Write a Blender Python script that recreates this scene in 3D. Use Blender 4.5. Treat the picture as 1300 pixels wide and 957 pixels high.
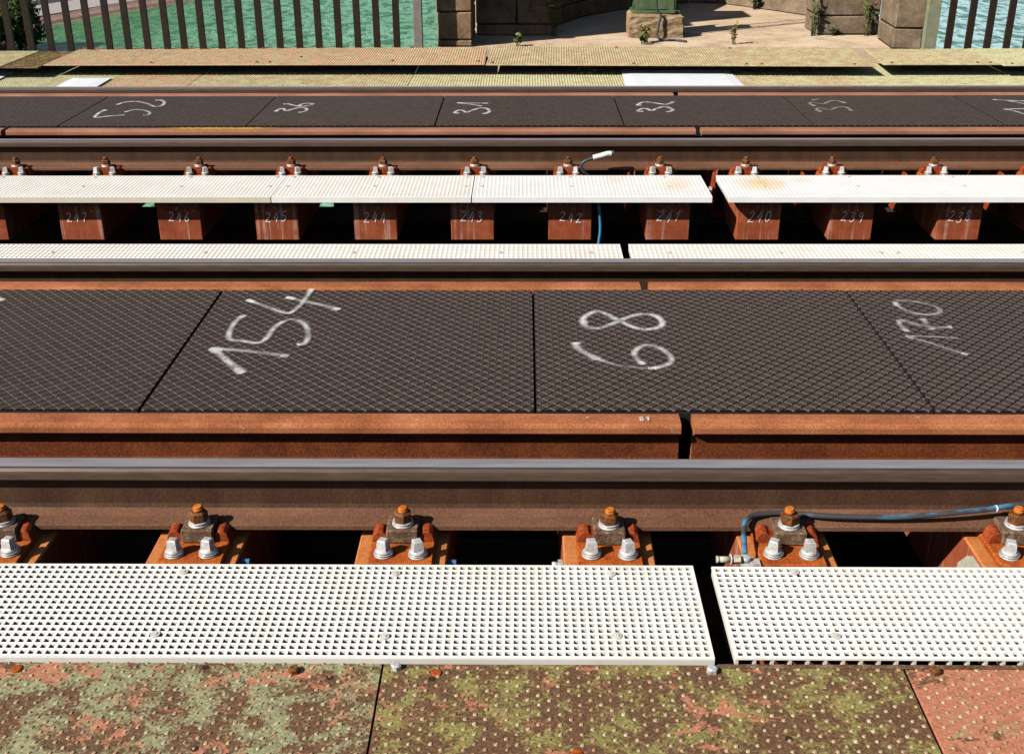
import bpy, bmesh, math, random
from mathutils import Vector, Matrix
random.seed(7)
S = bpy.context.scene
C = S.collection
for o in list(bpy.data.objects):
    bpy.data.objects.remove(o, do_unlink=True)

# ------------------------------------------------------------------ camera
cd = bpy.data.cameras.new('camera')
cd.sensor_width = 36.0
cd.lens = 36.0 * 1416.14 / 1300.0
cd.shift_y = -44.5 / 1300.0
cd.clip_start = 0.05
cd.clip_end = 8000.0
cam = bpy.data.objects.new('camera', cd)
C.objects.link(cam)
TILT, YAW, ROLL, CAMH = 0.4079, 0.0116, -0.0036, 1.3579
fwd = Vector((-math.sin(YAW) * math.cos(TILT), math.cos(YAW) * math.cos(TILT), -math.sin(TILT)))
rgt = Vector((math.cos(YAW), math.sin(YAW), 0))
upv = rgt.cross(fwd)
r2 = rgt * math.cos(ROLL) + upv * math.sin(ROLL)
u2 = -rgt * math.sin(ROLL) + upv * math.cos(ROLL)
M = Matrix((r2, u2, -fwd)).transposed().to_4x4()
M.translation = (0, 0, CAMH)
cam.matrix_world = M
S.camera = cam
S.view_settings.view_transform = 'Standard'
S.view_settings.look = 'None'
S.view_settings.exposure = 0.42
S.view_settings.gamma = 1.0
S.cycles.diffuse_bounces = 0
S.cycles.max_bounces = 6

# ------------------------------------------------------------------ sun and sky
SUN_EL = math.radians(38)
SUN_AZ = math.radians(58)                     # from -y towards -x
sdir = Vector((-math.sin(SUN_AZ) * math.cos(SUN_EL), -math.cos(SUN_AZ) * math.cos(SUN_EL), math.sin(SUN_EL)))
W = bpy.data.worlds.new('World')
S.world = W
W.use_nodes = True
wn = W.node_tree
sky = wn.nodes.new('ShaderNodeTexSky')
sky.sky_type = 'NISHITA'
sky.sun_disc = False
sky.sun_elevation = SUN_EL
sky.sun_rotation = math.atan2(sdir.x, sdir.y) % (2 * math.pi)
bgn = wn.nodes['Background']
wn.links.new(sky.outputs[0], bgn.inputs[0])
bgn.inputs[1].default_value = 0.05
sl = bpy.data.lights.new('sun', 'SUN')
sl.energy = 5.0
sl.angle = math.radians(0.5)
sl.color = (1.0, 0.95, 0.87)
so = bpy.data.objects.new('sun', sl)
so.rotation_euler = sdir.to_track_quat('Z', 'Y').to_euler()
so.location = sdir * 30
C.objects.link(so)

# ------------------------------------------------------------------ scene helpers
def tag(o, label=None, cat=None, group=None, kind=None):
    if label: o['label'] = label
    if cat: o['category'] = cat
    if group: o['group'] = group
    if kind: o['kind'] = kind
    return o

def thing(name, label, cat, loc=(0, 0, 0), rz=0.0, group=None):
    o = bpy.data.objects.new(name, None)
    o.empty_display_size = 0.05
    C.objects.link(o)
    o.location = loc
    o.rotation_euler = (0, 0, rz)
    return tag(o, label, cat, group)

def link(name, me, parent=None, loc=(0, 0, 0), rz=0.0):
    o = bpy.data.objects.new(name, me)
    C.objects.link(o)
    o.parent = parent
    o.location = loc
    o.rotation_euler = (0, 0, rz)
    return o

def mesh(name, bm, mats, smooth=False):
    me = bpy.data.meshes.new(name)
    bm.normal_update()
    bm.to_mesh(me)
    bm.free()
    for m in (mats if isinstance(mats, (list, tuple)) else [mats]):
        me.materials.append(m)
    if smooth:
        for p in me.polygons: p.use_smooth = True
    return me

def obj(name, bm, mats, parent=None, loc=(0, 0, 0), rz=0.0, smooth=False):
    return link(name, mesh(name, bm, mats, smooth), parent, loc, rz)

def pymesh(name, v, f, mats):
    me = bpy.data.meshes.new(name)
    me.from_pydata(v, [], f)
    me.update()
    for m in (mats if isinstance(mats, (list, tuple)) else [mats]):
        me.materials.append(m)
    return me

def box(bm, x0, x1, y0, y1, z0, z1, bev=0.0, jit=0.0, mi=0):
    t = bmesh.new()
    vs = [t.verts.new((x, y, z)) for z in (z0, z1) for y in (y0, y1) for x in (x0, x1)]
    for a in ((0, 2, 3, 1), (4, 5, 7, 6), (0, 1, 5, 4), (2, 6, 7, 3), (0, 4, 6, 2), (1, 3, 7, 5)):
        t.faces.new([vs[i] for i in a])
    if jit:
        for v in t.verts:
            v.co += Vector((random.uniform(-jit, jit), random.uniform(-jit, jit), random.uniform(-jit, jit)))
    if bev:
        bmesh.ops.bevel(t, geom=list(t.edges), offset=bev, segments=1, affect='EDGES', profile=0.6)
    merge(bm, t, mi)

def merge(bm, t, mi=0, mat=None):
    m = {}
    for v in t.verts:
        m[v] = bm.verts.new(mat @ v.co if mat else v.co)
    for f in t.faces:
        try:
            n = bm.faces.new([m[v] for v in f.verts])
            n.material_index = mi
            n.smooth = f.smooth
        except ValueError:
            pass
    t.free()

def frustum(bm, c, r0, r1, h, n=12, rot=0.0, axis='z', cap=True):
    """n-gon from radius r0 at c to r1 at c + h along the axis"""
    def P(r, a, t):
        u, w = r * math.cos(a), r * math.sin(a)
        if axis == 'z': return (c[0] + u, c[1] + w, c[2] + t)
        if axis == 'x': return (c[0] + t, c[1] + u, c[2] + w)
        return (c[0] + w, c[1] + t, c[2] + u)
    A = [bm.verts.new(P(r0, rot + 2 * math.pi * i / n, 0)) for i in range(n)]
    B = [bm.verts.new(P(r1, rot + 2 * math.pi * i / n, h)) for i in range(n)]
    for i in range(n):
        f = bm.faces.new((A[i], A[(i + 1) % n], B[(i + 1) % n], B[i]))
        f.smooth = n > 9
    if cap:
        bm.faces.new(B)
        bm.faces.new(list(reversed(A)))

def tube(bm, pts, r, n=8, radii=None):
    """round tube along smoothed points"""
    P = [Vector(p) for p in pts]
    rings = []
    for i, p in enumerate(P):
        d = (P[min(i + 1, len(P) - 1)] - P[max(i - 1, 0)]).normalized()
        a = Vector((0, 0, 1)) if abs(d.z) < 0.9 else Vector((0, 1, 0))
        s = d.cross(a).normalized()
        t = s.cross(d)
        rr = radii[i] if radii else r
        rings.append([bm.verts.new(p + s * rr * math.cos(2 * math.pi * k / n) + t * rr * math.sin(2 * math.pi * k / n)) for k in range(n)])
    for A, B in zip(rings, rings[1:]):
        for k in range(n):
            f = bm.faces.new((A[k], A[(k + 1) % n], B[(k + 1) % n], B[k]))
            f.smooth = True
    bm.faces.new(list(reversed(rings[0])))
    bm.faces.new(rings[-1])

def spline(pts, n=6):
    P = [Vector(p) for p in pts]
    if len(P) < 3:
        return [P[0].lerp(P[-1], i / n) for i in range(n + 1)]
    out = []
    for i in range(len(P) - 1):
        p0 = P[max(i - 1, 0)]; p1 = P[i]; p2 = P[i + 1]; p3 = P[min(i + 2, len(P) - 1)]
        for k in range(n):
            t = k / n
            out.append(0.5 * ((2 * p1) + (p2 - p0) * t + (2 * p0 - 5 * p1 + 4 * p2 - p3) * t * t + (3 * p1 - p0 - 3 * p2 + p3) * t ** 3))
    out.append(P[-1])
    return out

def prism_x(bm, prof, x0, x1, mats=None):
    """profile of (y, z) extruded along x; mats(edge index) -> material"""
    A = [bm.verts.new((x0, y, z)) for y, z in prof]
    B = [bm.verts.new((x1, y, z)) for y, z in prof]
    n = len(prof)
    for i in range(n):
        f = bm.faces.new((A[i], B[i], B[(i + 1) % n], A[(i + 1) % n]))
        if mats: f.material_index = mats(i)
    bm.faces.new(list(reversed(B)))
    bm.faces.new(A)
    bmesh.ops.recalc_face_normals(bm, faces=list(bm.faces))

# ------------------------------------------------------------------ materials
class N:
    def __init__(s, name):
        s.m = bpy.data.materials.new(name)
        s.m.use_nodes = True
        s.t = s.m.node_tree
        s.b = s.t.nodes['Principled BSDF']
        s._p = None
    def new(s, t, **k):
        n = s.t.nodes.new(t)
        for a, v in k.items(): setattr(n, a, v)
        return n
    def put(s, sock, v):
        if hasattr(v, 'links') or hasattr(v, 'is_linked'): s.t.links.new(v, sock)
        else: sock.default_value = v
    def pos(s):
        if s._p is None: s._p = s.new('ShaderNodeNewGeometry').outputs['Position']
        return s._p
    def objco(s):
        return s.new('ShaderNodeTexCoord').outputs['Object']
    def scale(s, vec, sc):
        n = s.new('ShaderNodeVectorMath', operation='MULTIPLY')
        s.put(n.inputs[0], vec)
        n.inputs[1].default_value = sc
        return n.outputs[0]
    def noise(s, scale, detail=4, rough=0.6, vec=None, stretch=None, dist=0.0):
        v = vec if vec is not None else s.pos()
        if stretch: v = s.scale(v, stretch)
        n = s.new('ShaderNodeTexNoise')
        s.put(n.inputs['Vector'], v)
        n.inputs['Scale'].default_value = scale
        n.inputs['Detail'].default_value = detail
        n.inputs['Roughness'].default_value = rough
        n.inputs['Distortion'].default_value = dist
        return n.outputs['Fac']
    def ramp(s, fac, stops):
        n = s.new('ShaderNodeValToRGB')
        s.put(n.inputs[0], fac)
        e = n.color_ramp.elements
        while len(e) < len(stops): e.new(0.5)
        for q, (p, c) in zip(e, stops):
            q.position = p
            q.color = (*c, 1) if not isinstance(c, float) else (c, c, c, 1)
        return n.outputs[0]
    def mix(s, fac, a, b, blend='MIX'):
        n = s.new('ShaderNodeMix', data_type='RGBA', blend_type=blend)
        s.put(n.inputs[0], fac)
        for k, v in ((6, a), (7, b)):
            s.put(n.inputs[k], (*v, 1) if isinstance(v, tuple) and len(v) == 3 else v)
        return n.outputs[2]
    def math(s, op, a, b=0.0, c=None):
        n = s.new('ShaderNodeMath', operation=op)
        s.put(n.inputs[0], a)
        s.put(n.inputs[1], b)
        if c is not None: s.put(n.inputs[2], c)
        return n.outputs[0]
    def bump(s, h, strength=0.3, dist=0.002, prev=None):
        n = s.new('ShaderNodeBump')
        n.inputs['Strength'].default_value = strength
        n.inputs['Distance'].default_value = dist
        s.put(n.inputs['Height'], h)
        if prev is not None: s.put(n.inputs['Normal'], prev)
        return n.outputs[0]
    def done(s, col, rough=0.7, normal=None, metal=0.0, spec=0.4):
        s.put(s.b.inputs['Base Color'], (*col, 1) if isinstance(col, tuple) and len(col) == 3 else col)
        s.put(s.b.inputs['Roughness'], rough)
        s.put(s.b.inputs['Metallic'], metal)
        s.b.inputs['Specular IOR Level'].default_value = spec
        if normal is not None: s.put(s.b.inputs['Normal'], normal)
        return s.m

def rust(name, dark, mid, light, fine=260, big=5, bs=0.5, bd=0.002, streak=None, pale=None, rough=0.85, spec=0.25):
    n = N(name)
    f = n.noise(fine, 3, 0.7)
    b = n.noise(big, 4, 0.65, stretch=streak)
    s = n.math('ADD', n.math('MULTIPLY', f, 0.55), n.math('MULTIPLY', b, 0.45))
    c = n.ramp(s, [(0.36, dark), (0.5, mid), (0.64, light)])
    if pale:
        p = n.ramp(n.noise(38, 5, 0.75), [(0.62, 0.0), (0.72, 1.0)])
        c = n.mix(n.math('MULTIPLY', p, pale[1]), c, pale[0])
    return n.done(c, rough, n.bump(f, bs, bd), spec=spec)

M_RAIL = rust('brown rail rust', (.038, .016, .008), (.064, .029, .014), (.095, .045, .025), fine=140, big=14, streak=(1, 1, .35), rough=.75)
M_FOOT = rust('dusty rail foot', (.080, .032, .015), (.138, .062, .033), (.19, .095, .056), fine=170, big=6, streak=(.5, 1, 1), rough=.75)
M_GUARD = rust('orange guard rail rust', (.14, .045, .015), (.33, .105, .038), (.49, .20, .095), fine=230, big=7, streak=(.6, 1, 1.2), pale=((.55, .36, .24), .5))
M_GUARDF = rust('brownish guard rail rust', (.17, .07, .04), (.30, .13, .078), (.40, .20, .13), fine=230, big=7, streak=(.4, 1, 1.2))
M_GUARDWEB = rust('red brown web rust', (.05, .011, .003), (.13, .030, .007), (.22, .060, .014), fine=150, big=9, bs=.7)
M_ORANGE = rust('orange painted timber', (.36, .105, .024), (.49, .165, .045), (.57, .22, .075), fine=120, big=9, bs=.25)
M_PLATEO = rust('rusted base plate', (.17, .026, .004), (.36, .075, .009), (.52, .14, .018), fine=160, big=22, bs=.5)
M_CLIP = rust('dark red rusted clip', (.10, .014, .004), (.25, .038, .007), (.42, .08, .014), fine=180, big=30, bs=.6)
M_BLOCK = rust('grey brown block', (.05, .026, .015), (.13, .072, .040), (.33, .23, .16), fine=240, big=40, bs=.7)
M_NUT = rust('brown nut', (.05, .018, .006), (.13, .046, .014), (.28, .11, .036), fine=240, big=60, bs=.5, rough=.55)
M_TIP = rust('bright orange bolt tip', (.28, .055, .008), (.50, .13, .015), (.58, .2, .03), fine=300, big=60, bs=.6)
M_STRINGER = rust('old olive steel', (.018, .014, .008), (.04, .03, .016), (.075, .052, .024), fine=60, big=4)
M_DARKRUST = rust('dark brown rust', (.022, .010, .006), (.05, .022, .012), (.085, .036, .018), fine=100, big=5)

def m_polished():
    n = N('polished rail head')
    f = n.noise(40, 4, .6, stretch=(.12, 1.6, 1))
    c = n.ramp(f, [(.3, (.30, .27, .275)), (.7, (.44, .40, .40))])
    return n.done(c, n.ramp(f, [(.3, .28), (.7, .42)]), n.bump(n.noise(260, 2, .6, stretch=(.05, 1, 1)), .08, .001), metal=.45)
M_POLISH = m_polished()
def m_shoulder():
    n = N('bluish rail shoulder')
    f = n.noise(60, 3, .6, stretch=(.1, 1, 1))
    return n.done(n.ramp(f, [(.3, (.12, .12, .14)), (.7, (.22, .21, .23))]), .3, metal=.8)
M_SHOULDER = m_shoulder()

def m_headside():
    n = N('burnished rail head side')
    f = n.noise(60, 5, .7, stretch=(.2, 1, 2))
    c = n.ramp(f, [(.3, (.068, .040, .027)), (.55, (.098, .062, .043)), (.75, (.135, .09, .066))])
    return n.done(c, .5, n.bump(f, .2, .001), metal=.25)
M_HEADSIDE = m_headside()

def m_galv():
    n = N('zinc coated steel')
    oi = n.new('ShaderNodeObjectInfo')
    f = n.noise(160, 4, .65)
    c = n.ramp(f, [(.3, (.46, .45, .44)), (.6, (.68, .67, .65)), (.8, (.76, .74, .70))])
    d = n.ramp(n.noise(45, 5, .75), [(.52, 0.0), (.70, .75)])
    d = n.math('MULTIPLY', d, n.math('MULTIPLY_ADD', oi.outputs['Random'], 1.1, .25))
    d = n.math('MINIMUM', d, 1.0)
    return n.done(n.mix(d, c, (.30, .14, .055)), .42, n.bump(f, .2, .001), metal=.35)
M_GALV = m_galv()
M_DULLGALV = N('dull nail heads').done((.22, .19, .17), .7, spec=.2)

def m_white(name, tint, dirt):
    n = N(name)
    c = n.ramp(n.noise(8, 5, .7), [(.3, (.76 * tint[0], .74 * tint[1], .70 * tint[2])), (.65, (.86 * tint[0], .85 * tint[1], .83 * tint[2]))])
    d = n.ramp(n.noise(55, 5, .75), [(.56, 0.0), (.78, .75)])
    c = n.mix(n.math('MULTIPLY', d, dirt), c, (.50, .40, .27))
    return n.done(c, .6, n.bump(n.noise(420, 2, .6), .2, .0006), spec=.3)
M_GRATE = m_white('white moulded grating', (1, .98, .945), .85)
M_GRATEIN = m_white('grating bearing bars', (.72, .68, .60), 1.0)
M_BANDBEIGE = m_white('beige grating edge', (.80, .73, .61), 1.0)
M_BANDGREY = m_white('grey grating edge', (.80, .78, .74), 1.0)

def m_stain_white():
    n = N('white grating with rust stains')
    c = n.ramp(n.noise(8, 5, .7), [(.3, (.78, .76, .73)), (.65, (.87, .86, .85))])
    # two soft rust stains where water has run off the fastenings
    tot = None
    for cx, cy, rx, ry, a in ((1.23, 5.64, .16, .17, .75), (1.45, 5.70, .07, .06, .3), (.78, 5.62, .13, .17, .35), (.48, 5.72, .07, .1, .15)):
        v = n.new('ShaderNodeVectorMath', operation='SUBTRACT'); n.put(v.inputs[0], n.pos()); v.inputs[1].default_value = (cx, cy, -.183)
        w = n.new('ShaderNodeVectorMath', operation='LENGTH'); n.put(w.inputs[0], n.scale(v.outputs[0], (1 / rx, 1 / ry, 0)))
        q = n.math('MULTIPLY', n.math('SUBTRACT', 1.0, w.outputs['Value']), a * 1.6)
        q = n.math('MAXIMUM', q, 0.0)
        tot = q if tot is None else n.math('ADD', tot, q)
    k = n.math('MULTIPLY', tot, n.ramp(n.noise(18, 5, .7), [(.3, .25), (.65, 1.0)]))
    k = n.math('MINIMUM', k, .8)
    return n.done(n.mix(k, c, (.80, .50, .16)), .6, spec=.3)
M_GRATESTAIN = m_stain_white()

def m_rubber():
    n = N('dark brown ribbed rubber')
    b = n.noise(24, 5, .7)
    f = n.noise(200, 3, .7)
    c = n.ramp(n.math('ADD', n.math('MULTIPLY', b, .7), n.math('MULTIPLY', f, .3)), [(.36, (.034, .022, .017)), (.5, (.054, .036, .028)), (.66, (.076, .053, .042))])
    g = n.ramp(n.noise(2.6, 4, .7), [(.55, 0.0), (.75, .35)])
    c = n.mix(g, c, (.075, .050, .038))
    d = n.ramp(n.noise(6, 4, .7), [(.68, 0.0), (.78, .5)])
    c = n.mix(d, c, (.038, .034, .034))
    sp = n.ramp(n.noise(75, 2, .5), [(.80, 0.0), (.84, .8)])
    c = n.mix(sp, c, (.35, .31, .28))
    oi = n.new('ShaderNodeObjectInfo')
    c = n.mix(n.math('MULTIPLY', oi.outputs['Random'], .30), c, (.030, .022, .020))
    rib = n.new('ShaderNodeTexWave', wave_type='BANDS', bands_direction='Y')
    n.put(rib.inputs['Vector'], n.pos())
    rib.inputs['Scale'].default_value = 70
    return n.done(c, .62, n.bump(rib.outputs['Fac'], .35, .0012, n.bump(f, .3, .0008)), spec=.35)
M_RUBBER = m_rubber()
def m_wornlit():
    n = N('worn tread edge with painted sun line')  # worn pad walls, paled further to paint in the sunlit groove lines
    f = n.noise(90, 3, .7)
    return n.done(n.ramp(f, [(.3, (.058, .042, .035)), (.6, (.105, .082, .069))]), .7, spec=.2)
M_WORNLIT = m_wornlit()
M_RUBBASE = N('rubber groove').done((.016, .013, .012), .8, spec=.1)

def m_endgrain():
    """red-brown painted sleeper faces with pale drip streaks running down"""
    n = N('red brown painted sleeper')
    b = n.noise(14, 5, .7)
    c = n.ramp(b, [(.3, (.20, .042, .014)), (.52, (.29, .066, .023)), (.72, (.36, .098, .038))])
    st = n.noise(42, 3, .65, stretch=(1, 1, .03))
    k = n.ramp(st, [(.56, 0.0), (.63, .55)])
    br = n.ramp(n.noise(9, 4, .7), [(.35, .15), (.6, 1.0)])
    c = n.mix(n.math('MULTIPLY', k, br), c, (.62, .45, .38))
    return n.done(c, .7, n.bump(n.noise(120, 3, .6, stretch=(1, 1, .2)), .25, .001), spec=.3)
M_SLEEPER = m_endgrain()

def m_paint(name, alpha, seed=0.0, soft=.55, groove=True):
    """sprayed or chalked line: opaque in the middle, breaking up towards its edges"""
    n = N(name)
    uv = n.new('ShaderNodeTexCoord').outputs['UV']
    sx = n.new('ShaderNodeSeparateXYZ'); n.put(sx.inputs[0], uv)
    edge = n.math('SUBTRACT', 1.0, n.math('ABSOLUTE', n.math('MULTIPLY_ADD', sx.outputs[1], 2.0, -1.0)))
    e = n.ramp(edge, [(0.0, 0.0), (soft, 1.0)])
    g = n.ramp(n.noise(300, 3, .8), [(.36, .12), (.58, 1.0)])
    h = n.ramp(n.noise(17, 3, .7), [(.36, .30), (.62, 1.1)])
    a = n.math('MULTIPLY', n.math('MULTIPLY', e, g), n.math('MULTIPLY', h, alpha))
    n.b.inputs['Base Color'].default_value = (.82, .80, .77, 1)
    n.b.inputs['Roughness'].default_value = .8
    n.put(n.b.inputs['Alpha'], a)
    return n.m
def m_chalk():
    n = N('white chalk')
    g = n.ramp(n.noise(500, 2, .7), [(.30, .45), (.5, 1.0)])
    n.b.inputs['Base Color'].default_value = (.86, .82, .78, 1)
    n.b.inputs['Roughness'].default_value = .9
    n.put(n.b.inputs['Alpha'], g)
    return n.m
M_CHALK = m_chalk()
PAINTS = {}
def paint(a, soft=.55):
    if soft == 0: return M_CHALK
    k = (round(a, 2), soft)
    if k not in PAINTS: PAINTS[k] = m_paint('sprayed white paint', k[0], soft=soft)
    return PAINTS[k]

def m_deck(name, kind):
    """old studded deck plate: green coat over orange primer over rust"""
    n = N(name)
    A = n.noise(13.0, 7, .74, dist=.4)
    B = n.noise(8.5, 7, .74, vec=n.scale(n.pos(), (1, 1.5, 1.01)), dist=.5)
    D = n.noise(27.0, 6, .78, dist=.3)
    f = n.noise(150, 4, .75)
    rustc = n.ramp(f, [(.3, (.055, .026, .012)), (.52, (.14, .068, .032)), (.72, (.26, .15, .075))])
    green = n.ramp(f, [(.3, (.15, .145, .06)), (.55, (.33, .34, .18)), (.78, (.48, .49, .31))])
    orange = n.ramp(f, [(.3, (.40, .13, .065)), (.7, (.60, .25, .15))])
    if kind in ('near', 'mid', 'orange'):
        gt, ot, dt = {'near': (.50, .56, .60), 'mid': (.525, .59, .58), 'orange': (.60, .38, .60)}[kind]
        if kind == 'mid': green = n.ramp(f, [(.3, (.14, .12, .03)), (.55, (.30, .27, .08)), (.78, (.42, .42, .17))])
        c = rustc
        gk = n.ramp(n.math('ADD', A, n.math('MULTIPLY', n.math('SUBTRACT', f, .5), .22)), [(gt - .04, 0.0), (gt + .05, 1.0)])
        ok = n.ramp(n.math('ADD', B, n.math('MULTIPLY', n.math('SUBTRACT', f, .5), .12)), [(ot - .01, 0.0), (ot + .035, 1.0)])
        if kind == 'orange':
            c = n.mix(ok, c, orange)
            c = n.mix(gk, c, green)
        else:
            c = n.mix(gk, c, green)
            c = n.mix(ok, c, orange)
        dk = n.ramp(n.math('ADD', D, n.math('MULTIPLY', n.math('SUBTRACT', f, .5), .25)), [(dt, 0.0), (dt + .05, .85)])
        c = n.mix(dk, c, n.ramp(f, [(.3, (.09, .05, .025)), (.7, (.22, .13, .07))]))
        gr = n.ramp(n.noise(85, 5, .8), [(.40, .40), (.56, 0.0)])
        c = n.mix(gr, c, (.075, .05, .028))
        ps = n.ramp(n.noise(38, 4, .75), [(.62, 0.0), (.70, .5)])
        c = n.mix(ps, c, (.50, .40, .26))
    else:
        gt, ot = {'greenish': (.48, .54), 'orangey': (.52, .47), 'rusty': (.51, .53), 'pale': (.42, .64)}[kind]
        c = n.ramp(f, [(.3, (.26, .165, .085)), (.55, (.42, .30, .17)), (.75, (.55, .43, .27))])
        green = n.ramp(f, [(.3, (.42, .41, .21)), (.6, (.60, .59, .34)), (.8, (.70, .70, .46))])
        orange = n.ramp(f, [(.3, (.54, .25, .13)), (.7, (.70, .42, .26))])
        gk = n.ramp(n.math('ADD', A, n.math('MULTIPLY', f, .08)), [(gt - .06, 0.0), (gt + .16, 1.0)])
        c = n.mix(gk, c, green)
        ok = n.ramp(n.math('ADD', B, n.math('MULTIPLY', f, .08)), [(ot, 0.0), (ot + .16, .9)])
        c = n.mix(ok, c, orange)
        rk = n.ramp(D, [(.56, 0.0), (.70, .55)])
        c = n.mix(rk, c, (.20, .10, .04))
    return n.done(c, .75, n.bump(n.math('ADD', f, n.math('MULTIPLY', D, .6)), .5, .002), spec=.3)

def m_stud():
    n = N('worn stud tops')
    f = n.noise(28, 4, .75)
    return n.done(n.ramp(f, [(.3, (.13, .065, .03)), (.44, (.33, .17, .09)), (.56, (.42, .33, .19)), (.7, (.50, .47, .31))]), .55, spec=.4)
M_STUD = m_stud()
def m_studf():
    n = N('painted far studs')
    f = n.noise(9, 5, .7)
    return n.done(n.ramp(f, [(.3, (.52, .34, .20)), (.5, (.54, .51, .28)), (.7, (.60, .60, .38))]), .6, spec=.3)
M_STUDF = m_studf()
M_DECKN = m_deck('green and rust deck paint', 'near')
M_DECKM = m_deck('brown and yellow green deck paint', 'mid')
M_DECKO = m_deck('orange primer deck paint', 'orange')
M_DECKS = {k: m_deck('old deck paint ' + k, k) for k in ('greenish', 'orangey', 'rusty', 'pale')}

def m_stone(name, a, b, c3, dirt=.5, scale=7):
    n = N(name)
    f = n.noise(90, 5, .75)
    g = n.noise(scale, 6, .7)
    c = n.ramp(n.math('ADD', n.math('MULTIPLY', f, .4), n.math('MULTIPLY', g, .6)), [(.34, a), (.5, b), (.66, c3)])
    d = n.ramp(n.noise(scale * .6, 6, .8), [(.5, 0.0), (.66, dirt)])
    c = n.mix(d, c, (.06, .045, .03))
    return n.done(c, .9, n.bump(f, .7, .006, n.bump(g, .4, .012)), spec=.15)
M_STONE = m_stone('brown sandstone', (.15, .085, .045), (.27, .165, .095), (.40, .28, .18), .7)
M_STONEG = m_stone('grey weathered stone', (.13, .088, .056), (.235, .168, .108), (.38, .295, .21), .5)
M_PLINTH = m_stone('coarse pebbled concrete', (.16, .085, .035), (.36, .23, .12), (.60, .50, .36), .45, 16)
M_FLOOR = m_stone('pale pier paving', (.42, .29, .18), (.63, .47, .32), (.74, .61, .46), .5, 2.6)
M_MORTAR = N('dark joint').done((.035, .026, .02), .95, spec=.05)

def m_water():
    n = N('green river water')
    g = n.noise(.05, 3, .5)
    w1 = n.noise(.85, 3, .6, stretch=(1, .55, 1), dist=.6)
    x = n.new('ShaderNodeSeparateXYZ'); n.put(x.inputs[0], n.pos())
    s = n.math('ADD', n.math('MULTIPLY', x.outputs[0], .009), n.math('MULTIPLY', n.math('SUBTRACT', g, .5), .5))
    c = n.ramp(n.math('ADD', s, .5), [(.12, (.07, .21, .06)), (.40, (.19, .42, .26)), (.62, (.32, .58, .47)), (.85, (.45, .66, .68))])  # paler turquoise towards the right paints the sky reflection into the colour
    c = n.mix(n.ramp(w1, [(.47, 0.0), (.60, .85)]), c, (.02, .13, .05), 'MIX')  # dark ripple shading painted into the colour, following the bump
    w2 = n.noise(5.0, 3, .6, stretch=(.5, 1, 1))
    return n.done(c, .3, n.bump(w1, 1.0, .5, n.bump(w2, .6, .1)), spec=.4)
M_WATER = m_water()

def m_simple(name, a, b, sc, rough=.85, bs=.3, bd=.01):
    n = N(name)
    f = n.noise(sc, 5, .7)
    return n.done(n.ramp(f, [(.3, a), (.7, b)]), rough, n.bump(f, bs, bd), spec=.25)
M_PROM = m_simple('grey promenade paving', (.30, .26, .25), (.40, .36, .34), 1.2)
M_ROAD = m_simple('dark asphalt road', (.035, .034, .034), (.06, .057, .055), 2.0)
M_REVET = m_simple('pinkish stone bank', (.26, .15, .11), (.46, .32, .25), 2.2)
M_BANKGRASS = m_simple('bank grass', (.035, .055, .015), (.08, .10, .03), 1.5)
M_LEAF = m_simple('bush leaves', (.022, .045, .010), (.075, .12, .025), 3)
M_BARK = m_simple('bark', (.05, .035, .025), (.12, .09, .06), 8)
M_WEED = m_simple('weed leaves', (.12, .15, .045), (.25, .26, .09), 30)
M_DRY = m_simple('dry grass', (.22, .16, .06), (.42, .33, .14), 30)
M_YELLOW = N('yellow petals').done((.75, .55, .03), .6)
M_PICKET = m_simple('dark brown picket paint', (.012, .008, .006), (.032, .018, .012), 25, .55, .2, .001)
M_POSTG = m_simple('weathered green post paint', (.17, .18, .11), (.29, .29, .19), 14, .6, .25, .001)
M_POSTGREY = m_simple('grey brown post paint', (.17, .15, .12), (.26, .235, .20), 20, .6, .25, .001)
M_MAST = m_simple('green mast paint', (.05, .085, .04), (.13, .18, .09), 14, .6, .25, .001)
M_CABLE = m_simple('black cable', (.03, .034, .042), (.075, .08, .095), 60, .38, .1, .001)
def m_bluecable():
    n = N('worn cable sheath with painted highlights')
    c = n.ramp(n.noise(7, 3, .6, stretch=(1, 3, 3)), [(.47, (.048, .050, .056)), (.57, (.06, .19, .31))])  # blue patches paint sunlit highlights onto the dark sheath
    d = n.ramp(n.noise(30, 4, .7), [(.55, 0.0), (.7, .6)])
    return n.done(n.mix(d, c, (.10, .085, .075)), .42, spec=.4)
M_BLUECABLE = m_bluecable()
M_TAPE = m_simple('pale tape', (.48, .46, .43), (.78, .76, .72), 60, .5, .4, .002)
M_SHEET = m_simple('white sheet metal', (.72, .74, .78), (.82, .84, .87), 12, .4, .05, .001)
M_BLUE = N('blue plastic plug').done((.06, .15, .33), .5)
M_BRASS = m_simple('dull zinc lug', (.30, .27, .20), (.56, .52, .42), 90, .4, .2, .001)
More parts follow.
